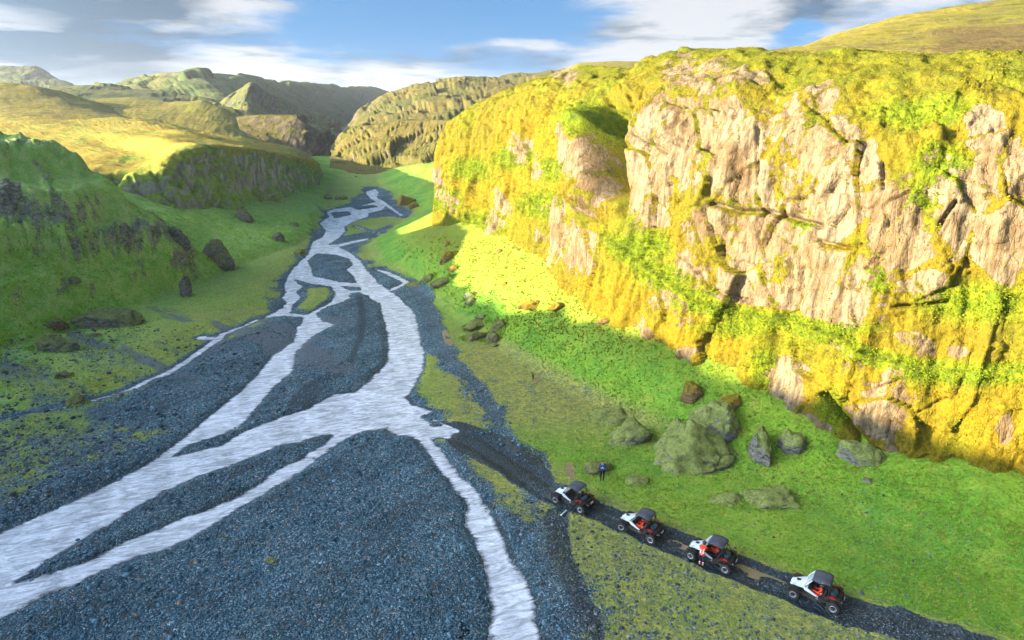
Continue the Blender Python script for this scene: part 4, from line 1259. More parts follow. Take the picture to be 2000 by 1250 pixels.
BOULDERS = [
    # px, base py, width px, height px, depth ratio, turn, material, name, label, detail
    (1348, 918, 205, 140, 0.85, 10, MR_MOSSY, 'boulder', 'huge moss covered boulder, largest of the fallen blocks below the right cliff', 3),
    (1400, 858, 104, 88, 0.9, 40, MR_MOSSY, 'boulder', 'rounded mossy boulder leaning directly behind the huge boulder', 3),
    (1232, 868, 92, 68, 0.9, -15, MR_MOSSY, 'boulder', 'pointed mossy boulder standing just left of the huge boulder', 3),
    (1196, 826, 92, 40, 0.8, 15, MR_MOSSY, 'boulder', 'low moss grown boulder sunk in the grass above the pointed boulder', 2),
    (1352, 782, 52, 44, 0.9, 0, MR_GOLD, 'boulder', 'golden topped boulder at the shadow edge above the huge boulder', 2),
    (1424, 800, 58, 34, 0.9, 20, MR_GOLD, 'boulder', 'flat golden topped boulder between narrow stone ridge and cliff foot', 2),
    (1482, 905, 46, 105, 1.7, -6, MR_MOSSY, 'rock_fin', 'narrow ridge of stone running up the slope right of the huge boulder', 3),
    (1502, 992, 112, 52, 0.7, -8, MR_MOSSY, 'boulder', 'wide low mossy boulder in grass below the narrow stone ridge', 3),
    (1418, 988, 66, 32, 0.8, 10, MR_MOSSY, 'boulder', 'small grassy hump of rock left of the wide low boulder', 2),
    (1165, 926, 64, 34, 0.8, 25, MR_BROWN, 'boulder', 'brown jagged rock right behind the person in blue', 2),
    (1246, 948, 60, 26, 0.8, 5, MR_MOSSY, 'boulder', 'low mossy hump of rock between person in blue and huge boulder', 2),
    (1548, 884, 60, 46, 0.8, 30, MR_MOSSY, 'boulder', 'mossy block in bright grass right of the narrow stone ridge', 2),
    (1668, 908, 96, 62, 0.6, -20, MR_MOSSY, 'rock_slab', 'rounded slab leaning at the foot of the cliff crevice', 3),
    (1695, 942, 22, 9, 0.9, 0, MR_PALE, 'stone', 'single pale flat stone on green grass below the leaning slab', 1),
    (930, 643, 56, 24, 0.8, 15, MR_BROWN, 'boulder', 'long angular boulder at upper left of the cluster beside the gravel wash', 2),
    (974, 645, 38, 30, 0.9, -20, MR_BROWN, 'boulder', 'upright boulder at upper right of the cluster beside the gravel wash', 2),
    (926, 665, 48, 27, 0.8, 35, MR_BROWN, 'boulder', 'dark sided boulder at lower left of the cluster beside the gravel wash', 2),
    (963, 667, 36, 27, 0.9, 60, MR_BROWN, 'boulder', 'squat boulder at lower right of the cluster beside the gravel wash', 2),
    (967, 678, 18, 12, 0.9, 0, MR_BROWN, 'stone', 'small stone, nearest of the cluster beside the gravel wash', 1),
    (942, 622, 26, 11, 0.9, 0, MR_DARK, 'stone', 'small dark stone, farthest of the cluster beside the gravel wash', 1),
    (866, 556, 40, 20, 0.8, 0, MR_BROWN, 'boulder', 'shaded grassy boulder in middle of the right slope', 2),
    (838, 548, 30, 17, 0.8, 30, MR_BROWN, 'boulder', 'shaded boulder left of the grassy one on the right slope', 1),
    (812, 557, 40, 11, 0.8, 0, MR_BROWN, 'rock_ledge', 'reddish brown ledge of rock at the foot of the right slope by the water', 1),
    (918, 583, 22, 15, 0.9, 10, MR_DARK, 'boulder', 'dark boulder alone on the shaded slope above the boulder cluster', 1),
    (921, 594, 30, 14, 0.9, 50, MR_DARK, 'boulder', 'dark boulder pair member nearer the boulder cluster on shaded slope', 1),
    (877, 507, 34, 20, 0.8, 20, MR_GOLD, 'boulder', 'sunlit tan boulder, largest on the golden talus below the far cliff', 2),
    (888, 528, 26, 12, 0.8, 0, MR_GOLD, 'stone', 'sunlit flat stone at the shadow line below the largest talus boulder', 1),
    (874, 486, 14, 9, 0.9, 0, MR_GOLD, 'stone', 'small sunlit stone just above the largest talus boulder', 1),
    (975, 492, 14, 8, 0.9, 0, MR_GOLD, 'stone', 'small sunlit stone high on the golden talus under the far cliff', 1),
    (987, 556, 16, 9, 0.9, 0, MR_GOLD, 'stone', 'small stone alone on the sunlit grassy knoll', 1),
    (1046, 600, 60, 17, 0.5, 20, MR_GOLD, 'rock_ledge', 'orange brown ledge at the shadow line on the sunlit knoll', 2),
    (1092, 588, 48, 16, 0.5, 25, MR_GOLD, 'rock_ledge', 'orange brown ledge higher up right on the sunlit knoll', 2),
    (1188, 626, 44, 14, 0.6, 20, MR_GOLD, 'rock_ledge', 'brown ledge at the cliff foot where shadow meets rock', 1),
    (790, 402, 40, 30, 0.9, 0, MR_GOLD, 'boulder', 'yellow mossy boulder by the river bend below the promontory', 2),
    (811, 406, 20, 15, 0.9, 0, MR_GOLD, 'stone', 'small yellow stone right of the mossy boulder at the river bend', 1),
    (426, 516, 66, 60, 0.8, 10, MR_DARK, 'boulder', 'large grey boulder standing on the green slope left of the river', 3),
    (100, 533, 40, 35, 0.8, 20, MR_DARK, 'boulder', 'grey block in the grass at the left below the rocky hillside', 2),
    (366, 580, 28, 58, 0.8, 0, MR_DARK, 'rock_pillar', 'upright pillar of dark rock at foot of the left spur', 2),
    (94, 588, 32, 22, 0.9, 10, MR_DARK, 'boulder', 'dark boulder in left grass above the brown rusty stone', 1),
    (112, 650, 40, 24, 0.9, 0, MR_BROWN, 'boulder', 'brown boulder, largest in the lower left grass', 2),
    (186, 657, 26, 12, 0.9, 0, MR_DARK, 'stone', 'dark stone right of the brown boulder in the lower left grass', 1),
    (102, 668, 28, 12, 0.9, 0, MR_BROWN, 'stone', 'flat brown stone just below the brown boulder in left grass', 1),
    (154, 607, 24, 12, 0.9, 0, MR_DARK, 'stone', 'dark flat stone halfway down the left slope', 1),
    (541, 470, 24, 22, 0.9, 0, MR_DARK, 'boulder', 'round dark boulder on the green slope near the river narrows', 1),
    (573, 441, 18, 9, 0.9, 0, MR_DARK, 'stone', 'small dark stone on slope above the round boulder by the narrows', 1),
    (586, 494, 26, 16, 0.9, 0, MR_BROWN, 'boulder', 'brown rock at the water edge on the left bank', 1),
    (350, 512, 46, 40, 0.7, 0, MR_DARK, 'boulder', 'dark craggy block on the left spur beside the large grey boulder', 2),
    (182, 492, 118, 50, 0.5, 10, MR_DARK, 'rock_outcrop', 'broad dark rock outcrop with an overhang on the left hillside', 3),
    (60, 470, 90, 46, 0.5, -10, MR_DARK, 'rock_outcrop', 'rugged rock outcrop at the left edge of the hillside', 3),
    (478, 432, 32, 36, 0.7, 0, MR_DARK, 'rock_outcrop', 'dark rock knob under the left bluff', 2),
    (640, 389, 26, 15, 0.9, 0, MR_DARK, 'boulder', 'left one of two dark boulders at the far river bend', 1),
    (664, 390, 32, 13, 0.9, 30, MR_DARK, 'boulder', 'right one of two dark boulders at the far river bend', 1),
    (438, 1055, 15, 10, 0.9, 0, MR_TAN, 'stone', 'tan stone on the grey gravel just below the lower water channel', 1),
    (384, 1101, 14, 9, 0.9, 0, MR_TAN, 'stone', 'tan stone on gravel, middle of the three tan stones', 1),
    (351, 1180, 13, 12, 0.9, 0, MR_TAN, 'stone', 'tan stone on gravel, nearest to the bottom edge', 1),
    (530, 1100, 26, 11, 0.8, 0, MR_DARK, 'stone', 'dark flat stone lying on the wide foreground gravel bar', 1),
    (533, 951, 9, 7, 0.9, 0, MR_DARK, 'stone', 'lone dark stone standing in the lower water channel', 1),
]


def build_boulders():
    groups = {'boulder': 'loose boulders on the valley slopes', 'stone': 'single stones lying about', 'rock_ledge': 'rock ledges on the right slope', 'rock_outcrop': 'rock outcrops on the left hillside'}
    for i, (x, y, w, h, dr, turn, m, name, label, det) in enumerate(BOULDERS):
        g = on_ground(x, y)
        dep = g[1] * CP - (g[2] - CH) * SP
        sx = w / FPX * dep * 0.6
        dip = (CH - g[2]) / np.linalg.norm([g[0], g[1], CH - g[2]])
        sz = max(h / FPX * dep - 2 * sx * dr * dip * 0.55, h / FPX * dep * 0.42) / 0.78
        sub = {1: ICO2, 2: ICO3, 3: ICO4}[det]
        V, F = rock_shape(400 + i, (sx, sx * dr, sz * 0.86), sub)
        a = math.radians(turn)
        R = np.array([[math.cos(a), -math.sin(a), 0], [math.sin(a), math.cos(a), 0], [0, 0, 1]])
        V = V @ R.T
        o = new_obj(name, V, F, m, label=label, cat='rock' if name != 'boulder' else 'boulder', group=groups.get(name))
        yb = g[1] + sx * dr * 0.55
        o.location = (g[0] * yb / g[1], yb, zat(g[0] * yb / g[1], yb) - sz * 0.04)


build_boulders()

# ------------------------------------------------------------------ puddles on the track
M_MUD = water_material('silty_puddle', (0.26, 0.195, 0.10), 0.10, 0.35)
M_POOL = water_material('dark_pool', (0.006, 0.007, 0.008), 0.3, 0.1)
M_CLEAR = water_material('clear_puddle', (0.05, 0.075, 0.095), 0.06, 0.35)
PUDDLES = [([(1098, 955), (1092, 940), (1100, 925), (1104, 908), (1114, 904), (1124, 914), (1126, 930), (1118, 948), (1108, 958)], M_MUD, 'beige silty puddle behind the leading buggy'),
           ([(1016, 714), (1030, 718), (1048, 730), (1058, 742), (1052, 754), (1040, 752), (1044, 738), (1030, 724)], M_MUD, 'beige puddle in the grass at the slope foot beyond the track'),
           ([(1432, 1104), (1450, 1106), (1490, 1122), (1530, 1136), (1546, 1150), (1534, 1154), (1490, 1142), (1450, 1126), (1434, 1114)], M_MUD, 'long tan puddle filling the track between the two rear buggies'),
           ([(1300, 1062), (1318, 1060), (1340, 1070), (1362, 1078), (1350, 1084), (1322, 1076)], M_MUD, 'small tan puddle on the track between second and third buggy'),
           ([(1060, 972), (1066, 960), (1082, 954), (1096, 960), (1094, 974), (1080, 984), (1068, 982)], M_CLEAR, 'pale blue puddle right in front of the leading buggy'),
           ([(864, 648), (872, 646), (878, 656), (888, 672), (882, 680), (872, 676), (864, 664)], M_MUD, 'white and yellow puddle beside the boulder cluster'),
           ([(880, 1222), (896, 1218), (914, 1226), (918, 1246), (904, 1254), (884, 1250)], M_POOL, 'dark pool in the gravel at the bottom edge')]


def build_puddles():
    for k, (pts, m, label) in enumerate(PUDDLES):
        g = G(pts)
        c = g.mean(0)
        n = 64
        # smooth closed outline with a ragged rim
        Q = np.concatenate([g[-1:], g, g[:2]])
        u = np.linspace(0, len(g), n, endpoint=False)
        i = u.astype(int)
        t = (u - i)[:, None]
        a, b, cc, d = Q[i], Q[i + 1], Q[i + 2], Q[np.minimum(i + 3, len(Q) - 1)]
        R = 0.5 * (2 * b + (cc - a) * t + (2 * a - 5 * b + 4 * cc - d) * t ** 2 + (3 * b - a - 3 * cc + d) * t ** 3)
        R = c + (R - c) * (0.9 + 0.30 * fbm(R, 1.6, 4, 500 + k))[:, None]
        rings = [R, c + (R - c) * 0.66, c + (R - c) * 0.33, c[None] + (R - c) * 0.02]
        V = np.concatenate(rings)
        zz = ground_z(V[:, 0], V[:, 1])
        z = np.full(len(zz), np.percentile(zz, 68))
        V = np.concatenate([V, z[:, None]], 1)
        F = []
        for r in range(3):
            for j in range(n):
                F.append((r * n + j, r * n + (j + 1) % n, (r + 1) * n + (j + 1) % n, (r + 1) * n + j))
        o = new_obj('puddle', V, np.array(F)[:, ::-1], m, kind='structure')
        o['label'] = label


build_puddles()

# ------------------------------------------------------------------ buggies
MB_BLACK = simple('black_plastic', (0.012, 0.013, 0.014), 0.5, 0.4, mud=0.7)
MB_FRAME = simple('frame_steel', (0.018, 0.018, 0.02), 0.35, 0.5)
MB_WHITE = simple('white_panel', (0.62, 0.65, 0.70), 0.35, 0.5, 0.0, 0.05, mud=0.75)
MB_RED = simple('red_panel', (0.36, 0.016, 0.022), 0.35, 0.5, 0.0, 0.08)
MB_ROOF = simple('grey_roof', (0.075, 0.075, 0.09), 0.8, 0.2, 0.0, 0.25, 3.0)
MB_TYRE = simple('tyre_rubber', (0.010, 0.010, 0.011), 0.85, 0.2, mud=0.5)
MB_RIM = simple('rim_alloy', (0.42, 0.43, 0.45), 0.35, 0.5, 0.4, 0.05)
MB_HUB = simple('dark_hub', (0.03, 0.03, 0.033), 0.4, 0.5)
MB_SEAT = simple('seat_vinyl', (0.022, 0.022, 0.025), 0.6, 0.3)
MB_TEAL = simple('tarpaulin', (0.020, 0.055, 0.065), 0.55, 0.4)  # dark teal paints a bluish reflection into the cover
MB_LAMP = simple('lamp_lens', (0.55, 0.57, 0.60), 0.12, 0.6, 0.0, 0.02)
MB_TAIL = simple('tail_lens', (0.30, 0.012, 0.010), 0.2, 0.5, 0.0, 0.02)
MB_PLATE = simple('plate_white', (0.70, 0.70, 0.68), 0.5, 0.3, 0.0, 0.03)
MB_SPRING = simple('spring_steel', (0.50, 0.50, 0.52), 0.3, 0.5, 0.3, 0.03)


def glass_material():
    m, nt = mat('windscreen')
    p = finish(nt, (0.62, 0.70, 0.75), 0.08, spec=0.6, extra={'Alpha': 0.45})
    return m


MB_GLASS = glass_material()


class MB:
    def __init__(self):
        self.V, self.F = [], []

    def add(self, V, F):
        n = len(self.V)
        self.V += [tuple(v) for v in V]
        self.F += [tuple(i + n for i in f) for f in F]
        return self

    def tube(self, pts, r, n=8, closed=False):
        pts = [Vector(p) for p in pts]
        rings = []
        m = len(pts)
        for i, p in enumerate(pts):
            a = pts[i - 1] if (i > 0 or closed) else p
            b = pts[(i + 1) % m] if (i < m - 1 or closed) else p
            t = (b - a).normalized()
            ref = Vector((0, 0, 1)) if abs(t.z) < 0.9 else Vector((0, 1, 0))
            x = t.cross(ref).normalized()
            y = t.cross(x).normalized()
            rr = r[i] if hasattr(r, '__len__') else r
            rings.append([p + (x * math.cos(2 * math.pi * k / n) + y * math.sin(2 * math.pi * k / n)) * rr for k in range(n)])
        V = [v for rg in rings for v in rg]
        F = []
        for i in range(m if closed else m - 1):
            j = (i + 1) % m
            for k in range(n):
                F.append((i * n + k, i * n + (k + 1) % n, j * n + (k + 1) % n, j * n + k))
        if not closed:
            F.append(tuple(range(n - 1, -1, -1)))
            F.append(tuple((m - 1) * n + k for k in range(n)))
        return self.add(V, F)

    def loft(self, secs, cap=True, close=True):
        """secs: list of rings (same count)"""
        n = len(secs[0])
        V = [v for s in secs for v in s]
        F = []
        for i in range(len(secs) - 1):
            for k in range(n if close else n - 1):
                F.append((i * n + k, i * n + (k + 1) % n, (i + 1) * n + (k + 1) % n, (i + 1) * n + k))
        if cap:
            F.append(tuple(range(n - 1, -1, -1)))
            F.append(tuple((len(secs) - 1) * n + k for k in range(n)))
        return self.add(V, F)

    def box(self, c, s, bev=0.02, taper=(1, 1)):
        """bevelled box: eight-sided sections along z"""
        x, y, z = s[0] / 2, s[1] / 2, s[2] / 2
        b = min(bev, x * 0.6, y * 0.6, z * 0.6)
        secs = []
        for zz, ins, tp in ((-z, b, 0), (-z + b, 0, 0), (z - b, 0, 1), (z, b, 1)):
            kx = taper[0] if tp else 1
            ky = taper[1] if tp else 1
            X, Y = (x - ins) * kx, (y - ins) * ky
            secs.append([(c[0] + px_, c[1] + py_, c[2] + zz) for px_, py_ in
                         ((X - b, -Y), (X, -Y + b), (X, Y - b), (X - b, Y), (-X + b, Y), (-X, Y - b), (-X, -Y + b), (-X + b, -Y))])
        return self.loft(secs)

    def lathe(self, prof, n=24, axis='y', c=(0, 0, 0)):
        secs = []
        for k in range(n):
            a = 2 * math.pi * k / n
            ring = []
            for r, h in prof:
                ring.append((c[0] + r * math.cos(a), c[1] + h, c[2] + r * math.sin(a)))
            secs.append(ring)
        m = len(prof)
        V = [v for s in secs for v in s]
        F = []
        for k in range(n):
            j = (k + 1) % n
            for i in range(m - 1):
                F.append((k * m + i, k * m + i + 1, j * m + i + 1, j * m + i))
        return self.add(V, F)

    def build(self, name, m, parent=None, smooth=False, **kw):
        import bmesh
        me = bpy.data.meshes.new(name)
        me.from_pydata(self.V, [], self.F)
        bm = bmesh.new()
        bm.from_mesh(me)
        bmesh.ops.recalc_face_normals(bm, faces=bm.faces)
        bm.to_mesh(me)
        bm.free()
        if smooth:
            me.polygons.foreach_set('use_smooth', np.ones(len(me.polygons), dtype=bool))
        me.materials.append(m)
        o = bpy.data.objects.new(name, me)
        COL.objects.link(o)
        o.parent = parent
        for k, v in kw.items():
            o[k] = v
        return o


def empty(name, loc=(0, 0, 0)):
    o = bpy.data.objects.new(name, None)
    o.empty_display_size = 0.3
    COL.objects.link(o)
    o.location = loc
    return o


WB, TRK, WR = 1.18, 0.70, 0.36            # half wheelbase, half track, wheel radius


def make_buggy():
    root = empty('buggy')
    # tub and floor
    m = MB()
    secs = []
    for x, w, z0, z1 in ((-1.0, .42, .34, .62), (-.7, .52, .30, .60), (0, .60, .30, .56), (.6, .56, .32, .66), (1.0, .38, .38, .72), (1.3, .28, .44, .66)):
        secs.append([(x, -w, z0 + .06), (x, -w + .08, z0), (x, w - .08, z0), (x, w, z0 + .06), (x, w, z1), (x, -w, z1)])
    m.loft(secs)
    tub = m.build('tub', MB_BLACK, root)
    MB().box((1.38, 0, .52), (.05, .52, .20), .02).build('skid_plate', MB_FRAME, tub)
    # white bonnet with raised centre and cowl
    m = MB()
    secs = []
    for x, w, z, d in ((1.50, .22, .78, .10), (1.40, .33, .86, .14), (1.15, .42, .95, .16), (.85, .50, 1.04, .18), (.55, .58, 1.12, .20), (.42, .60, 1.12, .22)):
        secs.append([(x, -w, z - d), (x, -w, z - .05), (x, -w * .6, z), (x, -w * .25, z + .035), (x, w * .25, z + .035), (x, w * .6, z), (x, w, z - .05), (x, w, z - d)])
    m.loft(secs)
    hood = m.build('bonnet', MB_WHITE, root)
    MB().box((1.0, 0, 1.035), (.34, .22, .04), .015).build('air_scoop', MB_BLACK, hood)
    for s in (-1, 1):
        m = MB()
        m.loft([[(1.52, s * .12, .70), (1.52, s * .30, .74), (1.47, s * .31, .83), (1.49, s * .13, .80)], [(1.44, s * .12, .70), (1.40, s * .32, .74), (1.38, s * .32, .84), (1.42, s * .12, .82)]])
        m.build('headlight', MB_LAMP, root)
        # front mudguard
        m = MB()
        secs = []
        for k in range(7):
            a = math.radians(20 + k * 22)
            x, z = WB + math.cos(a) * .46, .40 + math.sin(a) * .44
            secs.append([(x, s * .50, z), (x, s * .86, z - .02), (x + .01, s * .86, z + .02), (x + .01, s * .50, z + .04)])
        m.loft(secs)
        m.build('mudguard', MB_BLACK, root)
        # white flank running back from the cowl
        m = MB()
        secs = []
        for x, z0, z1, w in ((.62, .86, 1.10, .62), (.30, .80, 1.00, .69), (0.0, .74, .88, .73), (-.25, .70, .78, .74)):
            secs.append([(x, s * (w - .05), z0), (x, s * w, z0), (x, s * w, z1), (x, s * (w - .05), z1)])
        m.loft(secs)
        m.build('side_panel', MB_WHITE, root)
        # dark low door
        m = MB()
        secs = []
        for x, z0, z1, w in ((.45, .40, .78, .66), (.1, .38, .72, .71), (-.3, .38, .70, .72), (-.62, .42, .80, .66)):
            secs.append([(x, s * (w - .06), z0), (x, s * w, z0 + .03), (x, s * w, z1), (x, s * (w - .06), z1)])
        m.loft(secs)
        dr = m.build('door', MB_BLACK, root)
        MB().box((-.2, s * .735, .60), (.14, .025, .04), .008).build('handle', MB_RIM, dr)
        # red rear quarter
        m = MB()
        secs = []
        for x, z0, z1, w in ((-.60, .62, .86, .66), (-.85, .80, .96, .74), (-1.15, .90, .98, .80), (-1.45, .86, .92, .78)):
            secs.append([(x, s * (w - .34), z0 + .03), (x, s * w, z0), (x, s * w, z1), (x, s * (w - .34), z1 + .02)])
        m.loft(secs)
        rf = m.build('rear_fender', MB_BLACK, root)
        m = MB()
        m.loft([[(-.72, s * .67, .90), (-.72, s * .715, .895), (-.72, s * .715, .91), (-.72, s * .67, .93)], [(-1.02, s * .55, 1.0), (-1.02, s * .785, .975), (-1.02, s * .785, .995), (-1.02, s * .55, 1.02)], [(-1.22, s * .66, .99), (-1.22, s * .80, .975), (-1.22, s * .80, .99), (-1.22, s * .66, 1.0)]])
        m.build('stripe', MB_RED, rf)
        # rear shock: pale coil
        m = MB()
        pts = []
        for k in range(56):
            a = k / 55
            ang = a * 2 * math.pi * 7
            c = Vector((-.88, s * .42, .92)).lerp(Vector((-1.12, s * .56, .44)), a)
            pts.append(c + Vector((math.cos(ang) * .055, math.sin(ang) * .055, 0)))
        m.tube(pts, .013, 5)
        m.build('rear_spring', MB_SPRING, root)
        m = MB()
        pts = []
        for k in range(48):
            a = k / 47
            ang = a * 2 * math.pi * 6
            c = Vector((.98, s * .36, .84)).lerp(Vector((1.14, s * .52, .42)), a)
            pts.append(c + Vector((math.cos(ang) * .05, math.sin(ang) * .05, 0)))
        m.tube(pts, .012, 5)
        m.build('front_spring', MB_SPRING, root)
        # suspension arms
        MB().tube([(.85, s * .30, .44), (WB, s * .60, .37)], .022, 6).tube([(1.35, s * .26, .44), (WB, s * .60, .37)], .022, 6).build('front_arm', MB_FRAME, root)
        MB().tube([(-.35, s * .46, .42), (-WB, s * .58, .36)], .032, 6).tube([(-1.1, s * .12, .46), (-WB, s * .58, .38)], .022, 6).build('trailing_arm', MB_FRAME, root)
        # seat
        m = MB()
        m.box((-.22, s * .31, .52), (.52, .46, .16), .05)
        st = m.build('seat', MB_SEAT, root)
        m = MB()
        m.loft([[(-.40, s * .31 - .23, .56), (-.40, s * .31 + .23, .56), (-.54, s * .31 + .23, .58), (-.54, s * .31 - .23, .58)],
                [(-.50, s * .31 - .24, .90), (-.50, s * .31 + .24, .90), (-.62, s * .31 + .22, .90), (-.62, s * .31 - .22, .90)],
                [(-.58, s * .31 - .14, 1.20), (-.58, s * .31 + .14, 1.20), (-.67, s * .31 + .12, 1.20), (-.67, s * .31 - .12, 1.20)]])
        m.build('backrest', MB_SEAT, st)
        # tail lamps
        MB().box((-1.50, s * .52, .84), (.05, .20, .09), .015).build('tail_light', MB_TAIL, root)
        # mirror
        mr = MB().box((.28, s * .80, 1.28), (.05, .16, .11), .02).build('mirror', MB_BLACK, root)
        MB().tube([(.34, s * .60, 1.24), (.28, s * .76, 1.28)], .012, 5).build('mirror_arm', MB_BLACK, mr)
    # roll cage
    m = MB()
    for s in (-1, 1):
        m.tube([(.60, s * .60, 1.06), (.40, s * .60, 1.36), (.16, s * .56, 1.66), (.02, s * .54, 1.72), (-.55, s * .55, 1.74), (-.70, s * .57, 1.66), (-.80, s * .60, 1.20), (-.78, s * .62, .66)], .027, 8)
        m.tube([(-.68, s * .57, 1.62), (-1.02, s * .50, 1.20), (-1.36, s * .44, .92)], .025, 8)
        m.tube([(.52, s * .62, 1.08), (.50, s * .60, .60)], .025, 8)
        m.tube([(-.78, s * .60, 1.0), (-.35, s * .70, .74)], .02, 8)
    for x, z, w in ((.16, 1.66, .56), (-.55, 1.74, .55), (-.70, 1.64, .57), (-.80, 1.18, .60), (-1.36, .92, .44)):
        m.tube([(x, -w, z), (x, w, z)], .024, 8)
    m.build('roll_cage', MB_FRAME, root, True)
    # white screen pillars
    for s in (-1, 1):
        MB().tube([(.63, s * .605, 1.07), (.43, s * .625, 1.36), (.19, s * .585, 1.66)], .034, 6).build('screen_pillar', MB_WHITE, root, True)
    # grey canvas roof, slightly domed
    m = MB()
    secs = []
    for x, z in ((.24, 1.70), (.12, 1.745), (-.2, 1.785), (-.5, 1.785), (-.74, 1.745), (-.84, 1.68)):
        ring = [(x, w * .63, z + .03 * (1 - w * w)) for w in (-1, -.7, -.3, .3, .7, 1)]
        ring += [(x, w * .63, z - .035 + .03 * (1 - w * w)) for w in (1, .7, .3, -.3, -.7, -1)]
        secs.append(ring)
    m.loft(secs)
    m.build('roof', MB_ROOF, root, True)
    # windscreen
    m = MB()
    m.loft([[(.62, -.57, 1.09), (.62, .57, 1.09), (.60, .57, 1.09), (.60, -.57, 1.09)], [(.23, -.54, 1.62), (.23, .54, 1.62), (.21, .54, 1.62), (.21, -.54, 1.62)]])
    m.build('windscreen', MB_GLASS, root)
    # dash and steering wheel
    MB().box((.42, 0, .96), (.20, 1.1, .20), .05).build('dashboard', MB_BLACK, root)
    m = MB()
    pts = []
    for k in range(18):
        a = 2 * math.pi * k / 18
        pts.append(Vector((.26, .31, 1.0)) + Vector((-.08 * math.sin(a), .17 * math.cos(a), .155 * math.sin(a))))
    m.tube(pts, .016, 6, True)
    m.tube([(.40, .31, .94), (.26, .31, 1.0)], .02, 6)
    m.build('steering_wheel', MB_BLACK, root, True)
    # cargo bed, covered load, engine block
    m = MB()
    secs = []
    for x, w, z0, z1 in ((-.84, .50, .62, .84), (-1.1, .52, .66, .86), (-1.48, .48, .70, .84)):
        secs.append([(x, -w, z0), (x, w, z0), (x, w, z1), (x, -w, z1)])
    m.loft(secs)
    bed = m.build('cargo_bed', MB_BLACK, root)
    V, F = rock_shape(77, (.28, .36, .20), ICO2, 0.5)
    m = MB()
    m.add(V + np.array([-1.06, 0, .96]), F.tolist())
    m.build('covered_load', MB_TEAL, bed, True)
    MB().box((-1.15, 0, .50), (.5, .5, .32), .05).build('engine', MB_FRAME, root)
    m = MB()
    m.tube([(-1.30, .22, .52), (-1.56, .22, .58)], .055, 10)
    m.build('exhaust', MB_SPRING, root, True)
    # rear bumper and number plate
    m = MB()
    m.tube([(-1.30, -.40, .50), (-1.58, -.36, .56), (-1.60, -.34, .78), (-1.60, .34, .78), (-1.58, .36, .56), (-1.30, .40, .50)], .022, 8)
    m.build('rear_bumper', MB_FRAME, root, True)
    MB().box((-1.63, -.12, .70), (.015, .34, .16), .005).build('number_plate', MB_PLATE, root)
    m = MB()
    m.tube([(1.30, -.30, .46), (1.60, -.26, .50), (1.62, -.24, .72), (1.62, .24, .72), (1.60, .26, .50), (1.30, .30, .46)], .022, 8)
    m.build('front_bumper', MB_FRAME, root, True)
    # wheels
    wheels = []
    for sx in (1, -1):
        for s in (-1, 1):
            w = empty('wheel', (sx * WB, s * TRK, WR))
            w.parent = root
            m = MB()
            wd = .135 if sx > 0 else .155
            m.lathe([(.20, -wd), (.30, -wd), (.345, -wd * .8), (WR - .008, -wd * .4), (WR - .008, wd * .4), (.345, wd * .8), (.30, wd), (.20, wd)], 28)
            # tread blocks
            for k in range(22):
                a = 2 * math.pi * k / 22
                for hh, dx in ((-.085, 0), (0.0, .14), (.085, 0)):
                    ca, sa = math.cos(a + dx), math.sin(a + dx)
                    B = []
                    for rr in (WR - .02, WR + .008):
                        for ta, th_ in ((-.045, -.035), (.045, -.035), (.045, .035), (-.045, .035)):
                            B.append((rr * ca - ta * sa, hh + th_, rr * sa + ta * ca))
                    m.add(B, [(0, 1, 2, 3), (4, 5, 6, 7), (0, 1, 5, 4), (1, 2, 6, 5), (2, 3, 7, 6), (3, 0, 4, 7)])
            m.build('tyre', MB_TYRE, w)
            m = MB()
            m.lathe([(.165, wd * .7 * s), (.175, wd * 1.02 * s), (.212, wd * 1.03 * s), (.214, wd * .8 * s), (.205, -wd * .8 * s), (.19, -wd * .8 * s)], 28)
            rim = m.build('rim', MB_RIM, w, True)
            m = MB()
            for k in range(6):
                a = 2 * math.pi * k / 6
                m.tube([(0, wd * .55 * s, 0), (math.cos(a) * .18, wd * .75 * s, math.sin(a) * .18)], [.035, .022], 6)
            m.lathe([(0.0, wd * .85 * s), (.05, wd * .82 * s), (.06, wd * .5 * s), (.0, wd * .5 * s)], 12)
            m.build('spokes', MB_HUB, w)
            wheels.append(w)
    return root


def kids(o):
    return [c for c in bpy.data.objects if c.parent == o]


def copy_tree(o, parent=None):
    c = o.copy()
    COL.objects.link(c)
    c.parent = parent
    for ch in kids(o):
        copy_tree(ch, c)
    return c


# wheel hubs traced in the photograph: near-side front and rear
BUGGY_PX = [((1090, 980), (1130, 997.5), 'buggy at the head of the row, empty, facing the ford'),
            ((1216, 1036), (1268, 1057), 'second buggy from the front with two riders in orange'),
            ((1353, 1090), (1412, 1111.5), 'third buggy with a person in orange standing at its side'),
            ((1552, 1162), (1624, 1188.5), 'last buggy of the row, nearest the camera, with one rider in orange')]
BUGGY_MAT = []


